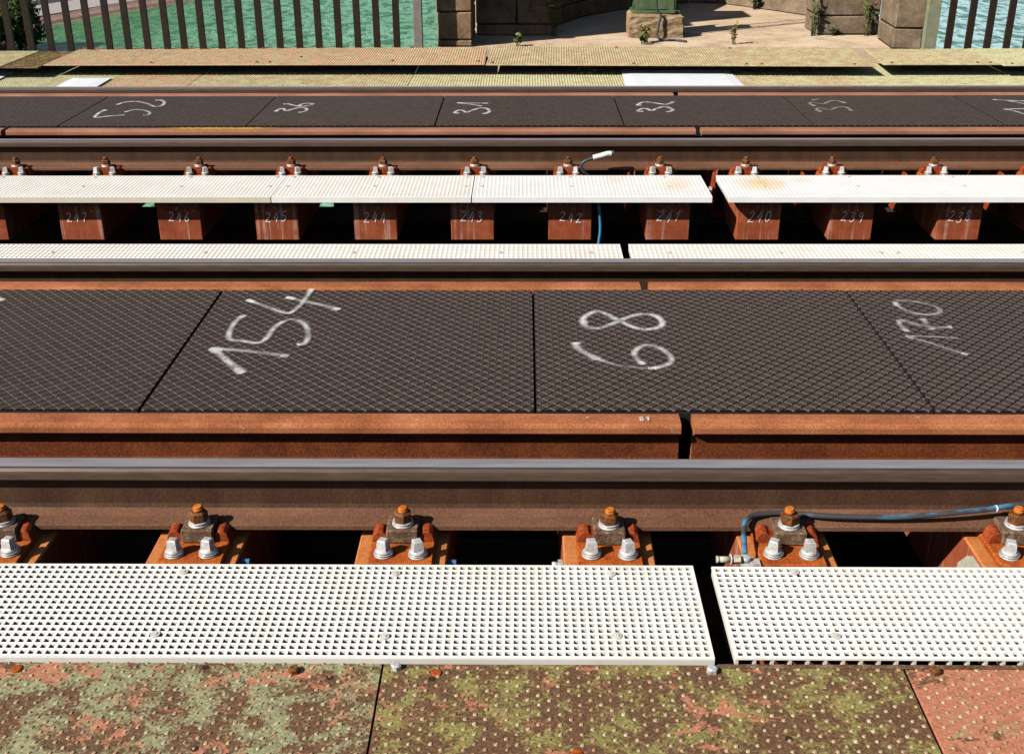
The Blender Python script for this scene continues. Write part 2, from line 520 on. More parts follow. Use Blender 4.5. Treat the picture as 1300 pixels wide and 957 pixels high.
STROKES = {
    'n154': [(0.02, 1, [(-0.942, 3.083), (-0.879, 2.999), (-0.811, 2.906)]), (0.018, 0.6, [(-0.952, 3.083), (-0.834, 3.065), (-0.768, 3.047), (-0.701, 3.025)]), (0.016, 0.8, [(-0.909, 3.352), (-0.925, 3.28), (-0.912, 3.162), (-0.862, 3.139), (-0.814, 3.125), (-0.796, 3.162), (-0.786, 3.26), (-0.75, 3.316), (-0.701, 3.28), (-0.673, 3.201), (-0.669, 3.125), (-0.692, 3.111)]), (0.015, 0.85, [(-0.93, 3.487), (-0.852, 3.427), (-0.776, 3.368), (-0.753, 3.395), (-0.737, 3.482), (-0.731, 3.597)]), (0.017, 0.75, [(-0.804, 3.51), (-0.713, 3.46), (-0.66, 3.433), (-0.606, 3.395)])],
    'n68': [(0.018, 0.95, [(0.189, 3.292), (0.194, 3.338), (0.243, 3.39), (0.298, 3.32), (0.345, 3.256), (0.385, 3.238), (0.428, 3.256), (0.442, 3.301), (0.424, 3.352), (0.383, 3.366), (0.335, 3.338), (0.282, 3.283), (0.231, 3.247), (0.197, 3.26), (0.189, 3.292)]), (0.02, 0.8, [(0.158, 3.134), (0.165, 3.084), (0.22, 3.005)]), (0.014, 0.35, [(0.22, 3.005), (0.272, 2.966), (0.333, 2.947), (0.374, 2.94)]), (0.016, 0.8, [(0.374, 2.938), (0.425, 2.974), (0.436, 3.021), (0.412, 3.085), (0.372, 3.11), (0.335, 3.069), (0.331, 3.021), (0.348, 2.966)])],
    'n170': [(0.014, 0.5, [(1.23, 3.462), (1.251, 3.488), (1.303, 3.479), (1.35, 3.444), (1.359, 3.397), (1.33, 3.367), (1.283, 3.367), (1.247, 3.401), (1.23, 3.462)]), (0.015, 0.55, [(1.195, 3.218), (1.192, 3.285), (1.207, 3.313), (1.254, 3.269), (1.304, 3.253), (1.348, 3.257)]), (0.016, 0.5, [(1.279, 3.326), (1.275, 3.277), (1.279, 3.233)]), (0.009, 0.45, [(1.179, 3.183), (1.266, 3.176), (1.336, 3.164)]), (0.01, 0.5, [(1.177, 3.179), (1.235, 3.127), (1.277, 3.079), (1.319, 3.037)])],
    'nleft': [(0.016, 0.9, [(-1.996, 3.637), (-1.841, 3.537), (-1.751, 3.485)])],
    'f52': [(0.02, 0.95, [(-2.518, 6.696), (-2.528, 6.609), (-2.507, 6.48), (-2.444, 6.513), (-2.355, 6.546)]), (0.018, 0.9, [(-2.381, 6.625), (-2.346, 6.695), (-2.282, 6.677), (-2.227, 6.607), (-2.217, 6.539), (-2.243, 6.532)]), (0.02, 0.95, [(-2.501, 6.841), (-2.477, 6.915), (-2.41, 6.941), (-2.329, 6.877), (-2.248, 6.784), (-2.215, 6.821), (-2.231, 6.913), (-2.269, 6.978), (-2.304, 6.978)])],
    'f36': [(0.02, 1, [(-1.482, 6.638), (-1.476, 6.705), (-1.453, 6.722), (-1.423, 6.658), (-1.394, 6.711), (-1.349, 6.754), (-1.31, 6.711), (-1.308, 6.647), (-1.339, 6.606)]), (0.019, 0.9, [(-1.479, 6.853), (-1.448, 6.857), (-1.384, 6.797), (-1.338, 6.79), (-1.295, 6.852), (-1.331, 6.879), (-1.363, 6.857), (-1.375, 6.797)])],
    'f31': [(0.02, 1, [(-0.387, 6.58), (-0.412, 6.6), (-0.396, 6.663), (-0.371, 6.673), (-0.341, 6.61), (-0.313, 6.662), (-0.272, 6.726), (-0.229, 6.725), (-0.207, 6.651), (-0.216, 6.599), (-0.241, 6.565)]), (0.018, 0.95, [(-0.257, 6.784), (-0.33, 6.846), (-0.413, 6.886)]), (0.018, 0.95, [(-0.413, 6.886), (-0.332, 6.879), (-0.22, 6.867)])],
    'f32': [(0.022, 1, [(0.708, 6.625), (0.675, 6.636), (0.708, 6.709), (0.734, 6.709), (0.759, 6.656), (0.795, 6.709), (0.84, 6.762), (0.873, 6.74), (0.887, 6.676), (0.869, 6.635), (0.847, 6.614)]), (0.022, 1, [(0.713, 6.806), (0.691, 6.813), (0.721, 6.888), (0.754, 6.906), (0.804, 6.872), (0.857, 6.834), (0.892, 6.86), (0.923, 6.916)])],
    'f33': [(0.02, 0.4, [(1.758, 6.619), (1.743, 6.671), (1.775, 6.724), (1.823, 6.671), (1.885, 6.745), (1.937, 6.745), (1.944, 6.639)]), (0.02, 0.4, [(1.757, 6.778), (1.745, 6.855), (1.779, 6.888), (1.822, 6.843), (1.893, 6.932), (1.936, 6.943), (1.967, 6.864)]), (0.016, 0.4, [(1.786, 6.955), (1.832, 6.989)])],
    'f34': [(0.02, 1, [(2.904, 6.971), (2.976, 6.947), (3.078, 6.924), (3.16, 6.908)]), (0.017, 0.9, [(2.98, 6.925), (3.044, 6.84), (3.076, 6.759)]), (0.02, 1, [(3.069, 6.691), (2.98, 6.685), (2.864, 6.675), (2.895, 6.633), (2.921, 6.541), (2.943, 6.47)])],
}

# ------------------------------------------------------------------ layout (metres; x along the track, y away, z up; near rail head at z = 0)
DZ = -0.019                       # the far track lies a little lower
Y4, Y3, Y2, Y1 = 2.3946, 3.9016, 5.9294, 7.4364
RAILH = 0.154
SLEEPZ = -RAILH - 0.04            # timber top below the rail head

# ------------------------------------------------------------------ water, far bank
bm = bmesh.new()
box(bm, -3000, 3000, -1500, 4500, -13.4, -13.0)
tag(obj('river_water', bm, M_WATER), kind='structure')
shore = [(-75, 60), (-47, 84), (-42.6, 92), (-44.6, 103), (-45.0, 109), (-38.4, 125.5), (-30, 146), (-10, 200)]
def strip(name, mat, ins0, z0, ins1, z1, zoff=0.0):
    """bank strip between two insets (to the land side) of the shoreline"""
    v, f = [], []
    for i, (x, y) in enumerate(shore):
        a = Vector((x, y)); d = (Vector(shore[min(i + 1, len(shore) - 1)]) - Vector(shore[max(i - 1, 0)])).normalized()
        n = Vector((-d.y, d.x))
        for k in range(5):
            t = k / 4
            p = a + n * (ins0 + (ins1 - ins0) * t)
            v.append((p.x + random.uniform(-.1, .1), p.y, z0 + (z1 - z0) * t + zoff))
        if i:
            for k in range(4):
                q = (i - 1) * 5 + k
                f.append((q, q + 5, q + 6, q + 1))
    return tag(link(name, pymesh(name, v, f, mat)), kind='structure')
strip('bank_slope', M_REVET, -0.3, -13.2, 1.5, -12.2)
strip('promenade', M_PROM, 1.5, -12.2, 6.6, -12.0)
strip('riverside_road', M_ROAD, 6.6, -12.0, 9.6, -11.95)
strip('upper_path', M_PROM, 9.6, -11.95, 15.0, -11.8)
strip('bank_ground', M_BANKGRASS, 15.0, -11.8, 900.0, -9.0)

def leafy(bm, c, rad, n, size, squash=.8, rs=None, lump=7):
    """leaf quads spread through a lumpy crown"""
    rs = rs or random
    cs = []
    for _ in range(lump):
        a, e = rs.uniform(0, 6.28), rs.uniform(-.5, 1.2)
        r = rad * rs.uniform(.35, .75)
        cs.append((Vector((math.cos(a) * math.cos(e) * r, math.sin(a) * math.cos(e) * r, math.sin(e) * r * squash)), rad * rs.uniform(.3, .5)))
    for _ in range(n):
        q, rr = rs.choice(cs)
        d = Vector((rs.gauss(0, 1), rs.gauss(0, 1), rs.gauss(0, 1))).normalized() * rr * rs.uniform(.55, 1.0)
        p = Vector(c) + q + d
        nrm = (d.normalized() + Vector((rs.gauss(0, .6), rs.gauss(0, .6), rs.gauss(.3, .6)))).normalized()
        t = nrm.orthogonal().normalized() * size * rs.uniform(.6, 1.3)
        b = nrm.cross(t).normalized() * size * rs.uniform(.3, .7)
        bm.faces.new([bm.verts.new(p + t), bm.verts.new(p + b), bm.verts.new(p - t), bm.verts.new(p - b)])

def bush(label, loc, rad, n, size):
    t = thing('bush', label, 'bush', loc, 0, 'bushes on the far river bank')
    bm = bmesh.new(); leafy(bm, (0, 0, rad * .75), rad, n, size, lump=14); obj('foliage', bm, M_LEAF, t)
    bm = bmesh.new()
    for k in range(6):
        a = k * 1.05
        tube(bm, [(0, 0, -.2), (math.cos(a) * rad * .25, math.sin(a) * rad * .25, rad * .5), (math.cos(a) * rad * .5, math.sin(a) * rad * .5, rad * 1.0)], .06, 6, [.09, .06, .02])
    obj('stem', bm, M_BARK, t)
bush('big dark green bush at the waterside behind the left end of the railing', (-43.0, 93.0, -13.6), 3.5, 14000, .19)
bush('smaller green bush on the bank right beside the big dark one', (-42.9, 96.6, -13.0), 1.3, 2600, .12)
bush('dark bush farther back on the bank above the promenade', (-53.5, 108.0, -11.6), 2.3, 2600, .13)

# parked cars on the riverside road, cut by the top edge
def car(label, loc, rz, col):
    t = thing('parked_car', label, 'car', loc, rz, 'cars parked on the riverside road')
    paintm = N('car paint').done(col, .3, spec=.5)
    glass = N('car glass').done((.02, .025, .03), .1, spec=.6)
    tyre = N('tyre rubber').done((.02, .02, .02), .8)
    bm = bmesh.new()
    prof = [(-2.1, .35), (-2.15, .7), (-1.95, .95), (-.75, 1.0), (-.1, 1.42), (1.25, 1.45), (1.95, 1.0), (2.15, .9), (2.15, .35)]
    A = [bm.verts.new((x, -.85, z)) for x, z in prof]; B = [bm.verts.new((x, .85, z)) for x, z in prof]
    for i in range(len(prof)):
        j = (i + 1) % len(prof); bm.faces.new((A[i], A[j], B[j], B[i]))
    bm.faces.new(A); bm.faces.new(list(reversed(B)))
    bmesh.ops.recalc_face_normals(bm, faces=list(bm.faces))
    bmesh.ops.bevel(bm, geom=list(bm.edges), offset=.06, segments=2, affect='EDGES')
    obj('body', bm, paintm, t)
    for s in (-1, 1):
        bm = bmesh.new(); box(bm, -.5, 1.4, s * .845 - .02, s * .845 + .02, 1.02, 1.34, .01); obj('window', bm, glass, t)
        for x in (-1.3, 1.35):
            bm = bmesh.new(); frustum(bm, (x, s * .72 - .11, .32), .32, .32, .22, 18, axis='y'); obj('wheel', bm, tyre, t)
car('white car parked on the riverside road beyond the railing', (-43.3, 125.5, -11.65), 1.2, (.75, .75, .76))

# ------------------------------------------------------------------ rails
def rail_prof(yc, z, w=1.0):
    h = [(.0, 0), (.021, -.0006), (.0265, -.0028), (.0322, -.009), (.0335, -.016), (.0338, -.031), (.0315, -.0345), (.012, -.0455), (.0085, -.056),
         (.008, -.072), (.0082, -.112), (.0125, -.122), (.032, -.1335), (.0605, -.1405), (.0625, -.1435), (.0625, -.154)]
    return [(yc - a, z + b) for a, b in h] + [(yc + a, z + b) for a, b in reversed(h[1:])]
NP = 31
def rail_mat(i):
    k = i if i < 16 else 30 - i
    if k <= 0: return 1            # polished running surface
    if k <= 1: return 4            # bluish shoulder
    if k <= 5: return 2            # head side
    if k >= 11: return 3           # foot
    return 0
def add_rail(label, yc, z):
    bm = bmesh.new()
    prism_x(bm, rail_prof(yc, z), -9, 9, rail_mat)
    o = obj('running_rail', bm, [M_RAIL, M_POLISH, M_HEADSIDE, M_FOOT, M_SHOULDER])
    tag(o, label, 'rail', 'running rails of the two tracks')
add_rail('nearest running rail, with shiny head, directly behind the broad white grating in front', Y4, 0)
add_rail('running rail with grey head behind the 68 mat, edged by a narrow white grating strip', Y3, 0)
add_rail('brown running rail of the far track, behind the white plank walkway and its clamps', Y2, DZ)
add_rail('farthest running rail, in front of the green studded deck plates', Y1, DZ)

def add_guard(label, x0, x1, yc, z, top=None):
    bm = bmesh.new()
    h = [(.0, .0), (.028, -.0008), (.0345, -.0045), (.0375, -.011), (.0375, -.026), (.034, -.031), (.012, -.044), (.008, -.06), (.008, -.112),
         (.013, -.122), (.034, -.134), (.0605, -.141), (.0625, -.154)]
    prof = [(yc - a, z + b) for a, b in h] + [(yc + a, z + b) for a, b in reversed(h[1:])]
    n = len(prof)
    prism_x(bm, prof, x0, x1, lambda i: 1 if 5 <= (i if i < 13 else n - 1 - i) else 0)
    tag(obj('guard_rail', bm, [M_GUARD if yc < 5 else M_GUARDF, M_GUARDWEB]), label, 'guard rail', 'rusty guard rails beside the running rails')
YG4, YG3, YG2, YG1 = 2.629, 3.641, 6.176, 7.19
add_guard('orange rusted guard rail below the 154 and 68 mats, left of the open joint', -9, .412, YG4, .002)
add_guard('orange rusted guard rail below the 170 mat, right of the open joint', .447, 9, YG4, .002)
add_guard('rusted guard rail along the far edge of the 154 mat, ending at a small gap', -9, .403, YG3, .002)
add_guard('rusted guard rail along the far edge of the 170 mat, starting at a small gap', .435, 9, YG3, .002)
add_guard('short visible end of rusted guard rail at the left edge of the far track', -9, -2.917, YG2, DZ + .002)
add_guard('long rusted guard rail in front of the mats sprayed 52, 36, 31 and 32', -2.890, .951, YG2, DZ + .002)
add_guard('rusted guard rail in front of the faintly sprayed 33 mat', .984, 9, YG2, DZ + .002)
add_guard('farthest rusted guard rail, behind the mats sprayed 52, 36 and 31', -9, .953, YG1, DZ + .002)
add_guard('farthest rusted guard rail, behind the faint 33 mat', .989, 9, YG1, DZ + .002)
# small painted mark on the near guard rail
GUARDS = [o for o in bpy.data.objects if o.name.startswith('guard_rail')]

def yellow_patch():
    n = N('yellow ochre paint')
    uv = n.new('ShaderNodeTexCoord').outputs['UV']
    sx = n.new('ShaderNodeSeparateXYZ'); n.put(sx.inputs[0], uv)
    e = n.math('MULTIPLY', n.math('SUBTRACT', 1.0, n.math('ABSOLUTE', n.math('MULTIPLY_ADD', sx.outputs[0], 2.0, -1.0))), 2.5)
    n.put(n.b.inputs['Alpha'], n.math('MULTIPLY', n.math('MINIMUM', e, 1.0), n.ramp(n.noise(40, 4, .7), [(.35, .3), (.55, .95)])))
    n.b.inputs['Base Color'].default_value = (.52, .27, .05, 1); n.b.inputs['Roughness'].default_value = .7
    g = [o for o in GUARDS if abs(o.data.vertices[0].co.x + 2.89) < .01][0]
    me = pymesh('yellow_patch', [(-2.03, 6.144, DZ + .0028), (-1.36, 6.144, DZ + .0028), (-1.36, 6.206, DZ + .0032), (-2.03, 6.206, DZ + .0032)], [(0, 1, 2, 3)], n.m)
    ul = me.uv_layers.new(name='UVMap')
    for li, c in enumerate(((0, 0), (1, 0), (1, 1), (0, 1))): ul.data[li].uv = c
    link('yellow_patch', me, g)
yellow_patch()

def ribbon(pts, w, z, taper=True):
    P = [Vector(p) for p in spline([(x, y, 0) for x, y in pts], 8)]
    v, f, uv = [], [], []
    for i, p in enumerate(P):
        d = (P[min(i + 1, len(P) - 1)] - P[max(i - 1, 0)]).normalized()
        s = Vector((-d.y, d.x, 0))
        k = w * (.6 if taper and i in (0, len(P) - 1) else 1.0)
        v += [tuple(p - s * k + Vector((0, 0, z))), tuple(p + s * k + Vector((0, 0, z)))]
        if i: f.append((2 * i - 2, 2 * i, 2 * i + 1, 2 * i - 1))
    return v, f, len(P)

def stroke_obj(name, strokes, z, parent, frame=None, wmul=1.0, soft=.55):
    """one painted figure: every stroke a ribbon, all in one mesh"""
    V, F, MI, UVS, mats = [], [], [], [], []
    for j, (w, a, pts) in enumerate(strokes):
        v, f, n = ribbon(pts, w * wmul, z + .0002 * j)
        b = len(V)
        m = paint(a, soft)
        if m not in mats: mats.append(m)
        V += v
        for q in f:
            F.append(tuple(b + i for i in q)); MI.append(mats.index(m)); UVS.append([(i // 2 / n, i % 2) for i in q])
    if frame: V = [frame(p) for p in V]
    me = pymesh(name, V, F, mats)
    ul = me.uv_layers.new(name='UVMap')
    for p, mi, u in zip(me.polygons, MI, UVS):
        p.material_index = mi
        for li, c in zip(p.loop_indices, u): ul.data[li].uv = c
    return link(name, me, parent)

# digits drawn on a 0..1 x 0..1 cell
DIG = {'2': [[(.05, .8), (.3, 1), (.62, .9), (.55, .6), (.1, .1), (.05, .02), (.35, .06), (.8, .03)]],
       '4': [[(.5, 1), (.2, .5), (.1, .35), (.75, .42)], [(.62, .75), (.55, .3), (.5, -.05)]],
       '7': [[(.05, .95), (.7, .97), (.45, .5), (.3, 0)]],
       '6': [[(.65, 1), (.25, .6), (.1, .25), (.35, 0), (.65, .2), (.5, .45), (.15, .3)]],
       '5': [[(.75, 1), (.2, .97), (.15, .58), (.55, .6), (.68, .3), (.4, .02), (.05, .1)]],
       '3': [[(.1, .9), (.45, 1), (.65, .8), (.3, .55), (.65, .4), (.6, .1), (.3, 0), (.05, .12)]],
       '1': [[(.15, .65), (.5, 1), (.4, 0)]],
       '0': [[(.4, 1), (.1, .7), (.1, .25), (.4, 0), (.7, .3), (.65, .75), (.4, 1)]],
       '9': [[(.7, .8), (.4, 1), (.12, .75), (.4, .5), (.68, .8), (.6, .3), (.45, -.05)]],
       '8': [[(.65, .85), (.35, 1), (.12, .78), (.4, .52), (.68, .25), (.4, 0), (.1, .22), (.4, .52), (.65, .85)]]}
def digits(text, x0, z0, h, wc, slant=.12):
    out = []
    for i, ch in enumerate(text):
        dy = random.uniform(-.1, .1) * h
        for s in DIG[ch]:
            out.append([(x0 + i * wc + px * wc * .82 + pz * h * slant, z0 + dy + pz * h) for px, pz in s])
    return out

# "81" sprayed small on the near guard rail
mk = digits('81', .305, 2.612, .021, .017, 0)
stroke_obj('painted_mark', [(.0026, 1.0, p) for p in mk], .0045, GUARDS[0], soft=.2)
stroke_obj('painted_mark', [(.0025, .7, [(.165, 2.625), (.172, 2.635)])], .0045, GUARDS[0], soft=.2)

# ------------------------------------------------------------------ rubber mats
MATL, MATG = 1.0697, .0045
def mat_meshes(depth, zt, ch=.0030, low=.0047):
    hw = (MATL - MATG) / 2
    bm = bmesh.new()
    box(bm, -hw, hw, 0, depth, zt - .06, zt - .0045, .002)
    body = mesh('mat_body', bm, [M_RUBBASE])
    p = .0283
    t = bmesh.new()
    r = int(1.6 / p)
    c, s = math.cos(math.pi / 4), math.sin(math.pi / 4)
    for i in range(-r, r):
        for j in range(-r, r):
            u, w = i * p, j * p
            x, y = c * u - s * w, s * u + c * w + depth / 2
            if abs(x) > hw + p or y < -p or y > depth + p: continue
            vs = []
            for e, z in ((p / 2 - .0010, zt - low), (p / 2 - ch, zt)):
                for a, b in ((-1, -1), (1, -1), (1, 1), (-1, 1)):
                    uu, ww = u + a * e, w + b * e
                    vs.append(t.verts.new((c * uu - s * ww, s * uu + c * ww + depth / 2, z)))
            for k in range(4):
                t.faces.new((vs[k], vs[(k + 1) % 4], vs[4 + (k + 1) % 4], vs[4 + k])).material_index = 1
            t.faces.new(vs[4:])
    for co, no in (((hw - .0022, 0, 0), (1, 0, 0)), ((-hw + .0022, 0, 0), (-1, 0, 0)), ((0, .004, 0), (0, -1, 0)), ((0, depth - .004, 0), (0, 1, 0))):
        bmesh.ops.bisect_plane(t, geom=list(t.verts) + list(t.edges) + list(t.faces), plane_co=co, plane_no=no, clear_outer=True)
    pads = mesh('tread_pads', t, [M_RUBBER, M_WORNLIT])
    return body, pads
def lay_mats(x0, n0, n1, y0, y1, zt, labels, paints, group, ch=.0028, low=.0047):
    body, pads = mat_meshes(y1 - y0, zt, ch, low)
    for k in range(n0, n1):
        cx = x0 + (k + .5) * MATL
        t = thing('rubber_mat', labels[k], 'rubber mat', (cx, y0, 0), 0, group)
        link('mat_body', body, t, (0, 0, 0))
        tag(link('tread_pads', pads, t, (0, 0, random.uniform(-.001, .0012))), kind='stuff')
        if k in paints:
            # a spray can leaves a heavier dab where a stroke starts and stops
            dabs = lambda w, a, pts: [(w, a, pts)] + [(w * 1.25, min(1, a * 1.5), [(Vector(p) * (1 - q) + Vector(r) * q)[:] for q in (0, .5, 1)]) for p, r in ((pts[0], Vector(pts[0]).lerp(Vector(pts[1]), .35)[:]), (pts[-1], Vector(pts[-1]).lerp(Vector(pts[-2]), .35)[:]))]
            st = [(w * .78, a, [(x - cx, y - y0) for x, y in pts]) for w, a, pts in STROKES[paints[k]]]
            st = [(w, a, [(max(-MATL / 2 + .004, min(MATL / 2 - .004, x)), min(y1 - y0 - .004, y)) for x, y in pts]) for w, a, pts in st]
            st = [q for s in st for q in dabs(*s)]
            stroke_obj('painted_number', st, zt + .0022, t, wmul=(1.0 if 'f' not in paints[k][0] else .9), soft=.8)
lay_mats(-1.038, -2, 4, 2.675, 3.595, .0, {
    -2: 'dark rubber mat wholly at the left margin of the near track', -1: 'dark rubber mat left of the one sprayed 154, almost unmarked', 0: 'dark brown rubber mat with a tilted white 154, left of the middle joint',
    1: 'dark brown rubber mat with a white 68 like a lying eight, in the middle', 2: 'dark brown rubber mat with a faded white 170', 3: 'dark rubber mat beyond the right edge, next to the 170 mat'},
    {-1: 'nleft', 0: 'n154', 1: 'n68', 2: 'n170'}, 'rubber mats between the rails of the near track')
lay_mats(-2.6445, -2, 7, 6.2543, 7.1258, DZ, {
    -2: 'dark rubber mat at the left margin of the far track', -1: 'unmarked rubber mat left of the one sprayed 52 on the far track', 0: 'far rubber mat with a big white 52 at the left', 1: 'far rubber mat with a small white 36, second numbered one from the left',
    2: 'far rubber mat with a white 31, in the middle of the row', 3: 'far rubber mat with a white 32 whose digits mirror each other', 4: 'far rubber mat with a faint grey 33', 5: 'far rubber mat at the right edge with bright white strokes',
    6: 'dark rubber mat beyond the right edge of the far track'},
    {0: 'f52', 1: 'f36', 2: 'f31', 3: 'f32', 4: 'f33', 5: 'f34'}, 'rubber mats between the rails of the far track', .0017, .0040)

# ------------------------------------------------------------------ sleepers with their rail fastening
def washer_bm(bm, c, r, h):
    frustum(bm, c, r, r, h * .7, 18); frustum(bm, (c[0], c[1], c[2] + h * .7), r, r * .88, h * .3, 18)

def sleeper_parts(height, front=-.19, sy=-.152, end=-.5, blockm=None, tipm=None):
    P = {'sy': sy, 'end': end}
    bm = bmesh.new(); box(bm, -.11, .11, end, 2.007, -height, 0, .004)
    # faces: 0 painted streaked sides, 1 orange top
    bm.normal_update()
    for f in bm.faces: f.material_index = 1 if f.normal.z > .5 else 0
    P['beam'] = mesh('beam', bm, [M_SLEEPER, M_ORANGE])
    bm = bmesh.new(); box(bm, -.0775, .0775, front, .19, .002, .03, .003); P['base_plate'] = mesh('base_plate', bm, M_PLATEO)
    # hooked rib: arched shoulder standing on the plate beside the rail foot
    bm = bmesh.new()
    prof = [(-.078, .029), (-.072, .050), (-.062, .059), (-.050, .058), (-.042, .050), (.042, .050), (.050, .058), (.062, .059), (.072, .050), (.078, .029)]
    A = [bm.verts.new((x, -.100, z)) for x, z in prof]; B = [bm.verts.new((x, -.064, z + .004)) for x, z in prof]
    for i in range(len(prof)): bm.faces.new((A[i], A[(i + 1) % len(prof)], B[(i + 1) % len(prof)], B[i]))
    bm.faces.new(list(reversed(A))); bm.faces.new(B)
    bmesh.ops.recalc_face_normals(bm, faces=list(bm.faces))
    bmesh.ops.bevel(bm, geom=[e for e in bm.edges if e.calc_length() > .008], offset=.002, segments=1, affect='EDGES')
    P['rib'] = mesh('rib', bm, M_CLIP)
    bm = bmesh.new(); box(bm, -.0385, .0385, -.112, -.036, .032, .068, .003, .0006); P['clamp_block'] = mesh('clamp_block', bm, blockm or M_BLOCK)
    bm = bmesh.new(); washer_bm(bm, (0, 0, 0), .0265, .005); frustum(bm, (0, 0, .0065), .0245, .0245, .0035, 18); P['spring_washer'] = mesh('spring_washer', bm, M_GALV)
    bm = bmesh.new(); frustum(bm, (0, 0, 0), .0225, .0225, .021, 6, .3); frustum(bm, (0, 0, .021), .0222, .0165, .004, 6, .3); P['nut'] = mesh('nut', bm, M_NUT)
    bm = bmesh.new(); frustum(bm, (0, 0, 0), .0125, .0125, .010, 12); frustum(bm, (0, 0, .010), .0125, .009, .004, 12); P['bolt_tip'] = mesh('bolt_tip', bm, tipm or M_TIP)
    bm = bmesh.new()
    frustum(bm, (0, 0, 0), .0225, .0165, .007, 18)
    frustum(bm, (0, 0, .006), .0180, .0152, .024, 4, .785); frustum(bm, (0, 0, .030), .0152, .0115, .002, 4, .785)
    P['screw_head'] = mesh('coach_screw', bm, M_GALV)
    bm = bmesh.new(); frustum(bm, (0, 0, 0), .0235, .0235, .004, 18); frustum(bm, (.0008, 0, .0055), .0225, .0225, .004, 18); P['washer'] = mesh('washer', bm, M_GALV)
    # steel angle standing beside the sleeper on the girder
    bm = bmesh.new()
    box(bm, -.172, -.164, -.12, .16, -height + .012, .03, .0015); box(bm, -.163, -.112, -.115, .155, -height + .006, -height + .018, .0015)
    P['fixing_angle'] = mesh('fixing_angle', bm, M_CLIP)
    bm = bmesh.new(); frustum(bm, (-.172, -.05, -.07), .016, .016, -.014, 6, axis='x'); P['angle_bolt'] = mesh('angle_bolt', bm, M_GALV)
    # short tie-bolt nuts on the flanks
    bm = bmesh.new(); frustum(bm, (.111, -.18, -.028), .013, .013, .012, 6, axis='x'); frustum(bm, (.123, -.18, -.028), .008, .008, .014, 10, axis='x'); P['side_bolt'] = mesh('side_bolt', bm, M_GALV)
    bm = bmesh.new(); frustum(bm, (.111, -.130, -.022), .009, .009, .020, 8, axis='x'); P['blue_plug'] = mesh('blue_plug', bm, M_BLUE)
    # row of galvanised nail heads on the end face (only seen on the far track)
    bm = bmesh.new()
    for k in range(6): frustum(bm, (-.09 + .036 * k, end, -.035), .0055, .005, -.004, 8, axis='y')
    P['nail_heads'] = mesh('nail_heads', bm, M_DULLGALV)
    bm = bmesh.new(); frustum(bm, (.0, end, -.048), .012, .010, -.006, 10, axis='y'); P['end_bolt'] = mesh('end_bolt', bm, M_DULLGALV)
    return P

def add_sleeper(P, x, yc, z, label, group, number=None, lift=0.0, fx_off=0.0, angle=False, plug=False, leftbolt=False, hw=(.11, .11)):
    t = thing('sleeper', label, 'sleeper', (x, yc, z), random.uniform(-.006, .006), group)
    link('beam', P['beam'], t)
    bp = link('base_plate', P['base_plate'], t, (fx_off + random.uniform(-.003, .003), 0, lift))
    link('rib', P['rib'], bp)
    cb = link('clamp_block', P['clamp_block'], t, (fx_off + random.uniform(-.004, .004), random.uniform(-.003, .003), lift), random.uniform(-.05, .05))
    link('spring_washer', P['spring_washer'], cb, (0, -.079, .0685))
    link('nut', P['nut'], cb, (0, -.079, .079), random.uniform(0, 1.05))
    link('bolt_tip', P['bolt_tip'], cb, (random.uniform(-.002, .002), -.079, .1035 + random.uniform(-.003, .002)))
    for sx in (-.0425, .0425):
        s = link('coach_screw', P['screw_head'], t, (fx_off + sx + random.uniform(-.002, .002), P['sy'] + random.uniform(-.003, .003), .0402 + lift), random.uniform(-.5, .5))
        s.rotation_euler.x = random.uniform(-.05, .05)
        w = link('washer', P['washer'], s, (0, 0, -.0098))
        if number: w.scale = (.85, .85, 1)
    if angle:
        a = link('fixing_angle', P['fixing_angle'], t, (random.uniform(-.008, .008), 0, 0))
        link('angle_bolt', P['angle_bolt'], a)
    if plug: link('blue_plug', P['blue_plug'], t, (0, random.uniform(-.01, .01), 0))
    if leftbolt:
        b = link('side_bolt', P['side_bolt'], t, (0, 0, 0), math.pi); b.location.y = -.31
    if number:
        tag(link('nail_heads', P['nail_heads'], t), kind='stuff')
        link('end_bolt', P['end_bolt'], t, (random.uniform(-.02, .02), 0, random.uniform(-.006, .006)))
        st = digits(number, -.062 + random.uniform(-.012, .012), -.122, random.uniform(.046, .056), random.uniform(.038, .043), random.uniform(.05, .3))
        stroke_obj('chalk_number', [(.0021, 1.0, q) for q in st], .0, t, frame=lambda p: (p[0], P['end'] - .0022 - p[2], p[1]), soft=0)
    return t

PN = sleeper_parts(.23)
GN, GF = 'sleepers under the near track', 'sleepers under the far track'
nl = ['half cut off at the left edge', 'with two bright coach screws, second from the left edge', 'third from the left, below the number 154 mat', 'under the 68 mat, left of the grating gap',
      'with a blue-black cable bent round its clamp', 'at the right edge, with a grey bolted side bracket']
for i, x in enumerate((-1.275, -.795, -.294, .206, .637, 1.197)):
    t = add_sleeper(PN, x, Y4, SLEEPZ + .0138, 'orange near sleeper ' + nl[i], GN, plug=i in (1, 2), leftbolt=i in (3,), lift=-.0138)
for i, x in enumerate((-2.27, -1.77, 1.68, 2.18)):
    add_sleeper(PN, x, Y4, SLEEPZ + .0138, ['orange near sleeper far off the left edge', 'orange near sleeper just off the left edge', 'orange near sleeper just off the right edge', 'orange near sleeper far off the right edge'][i], GN, lift=-.0138)
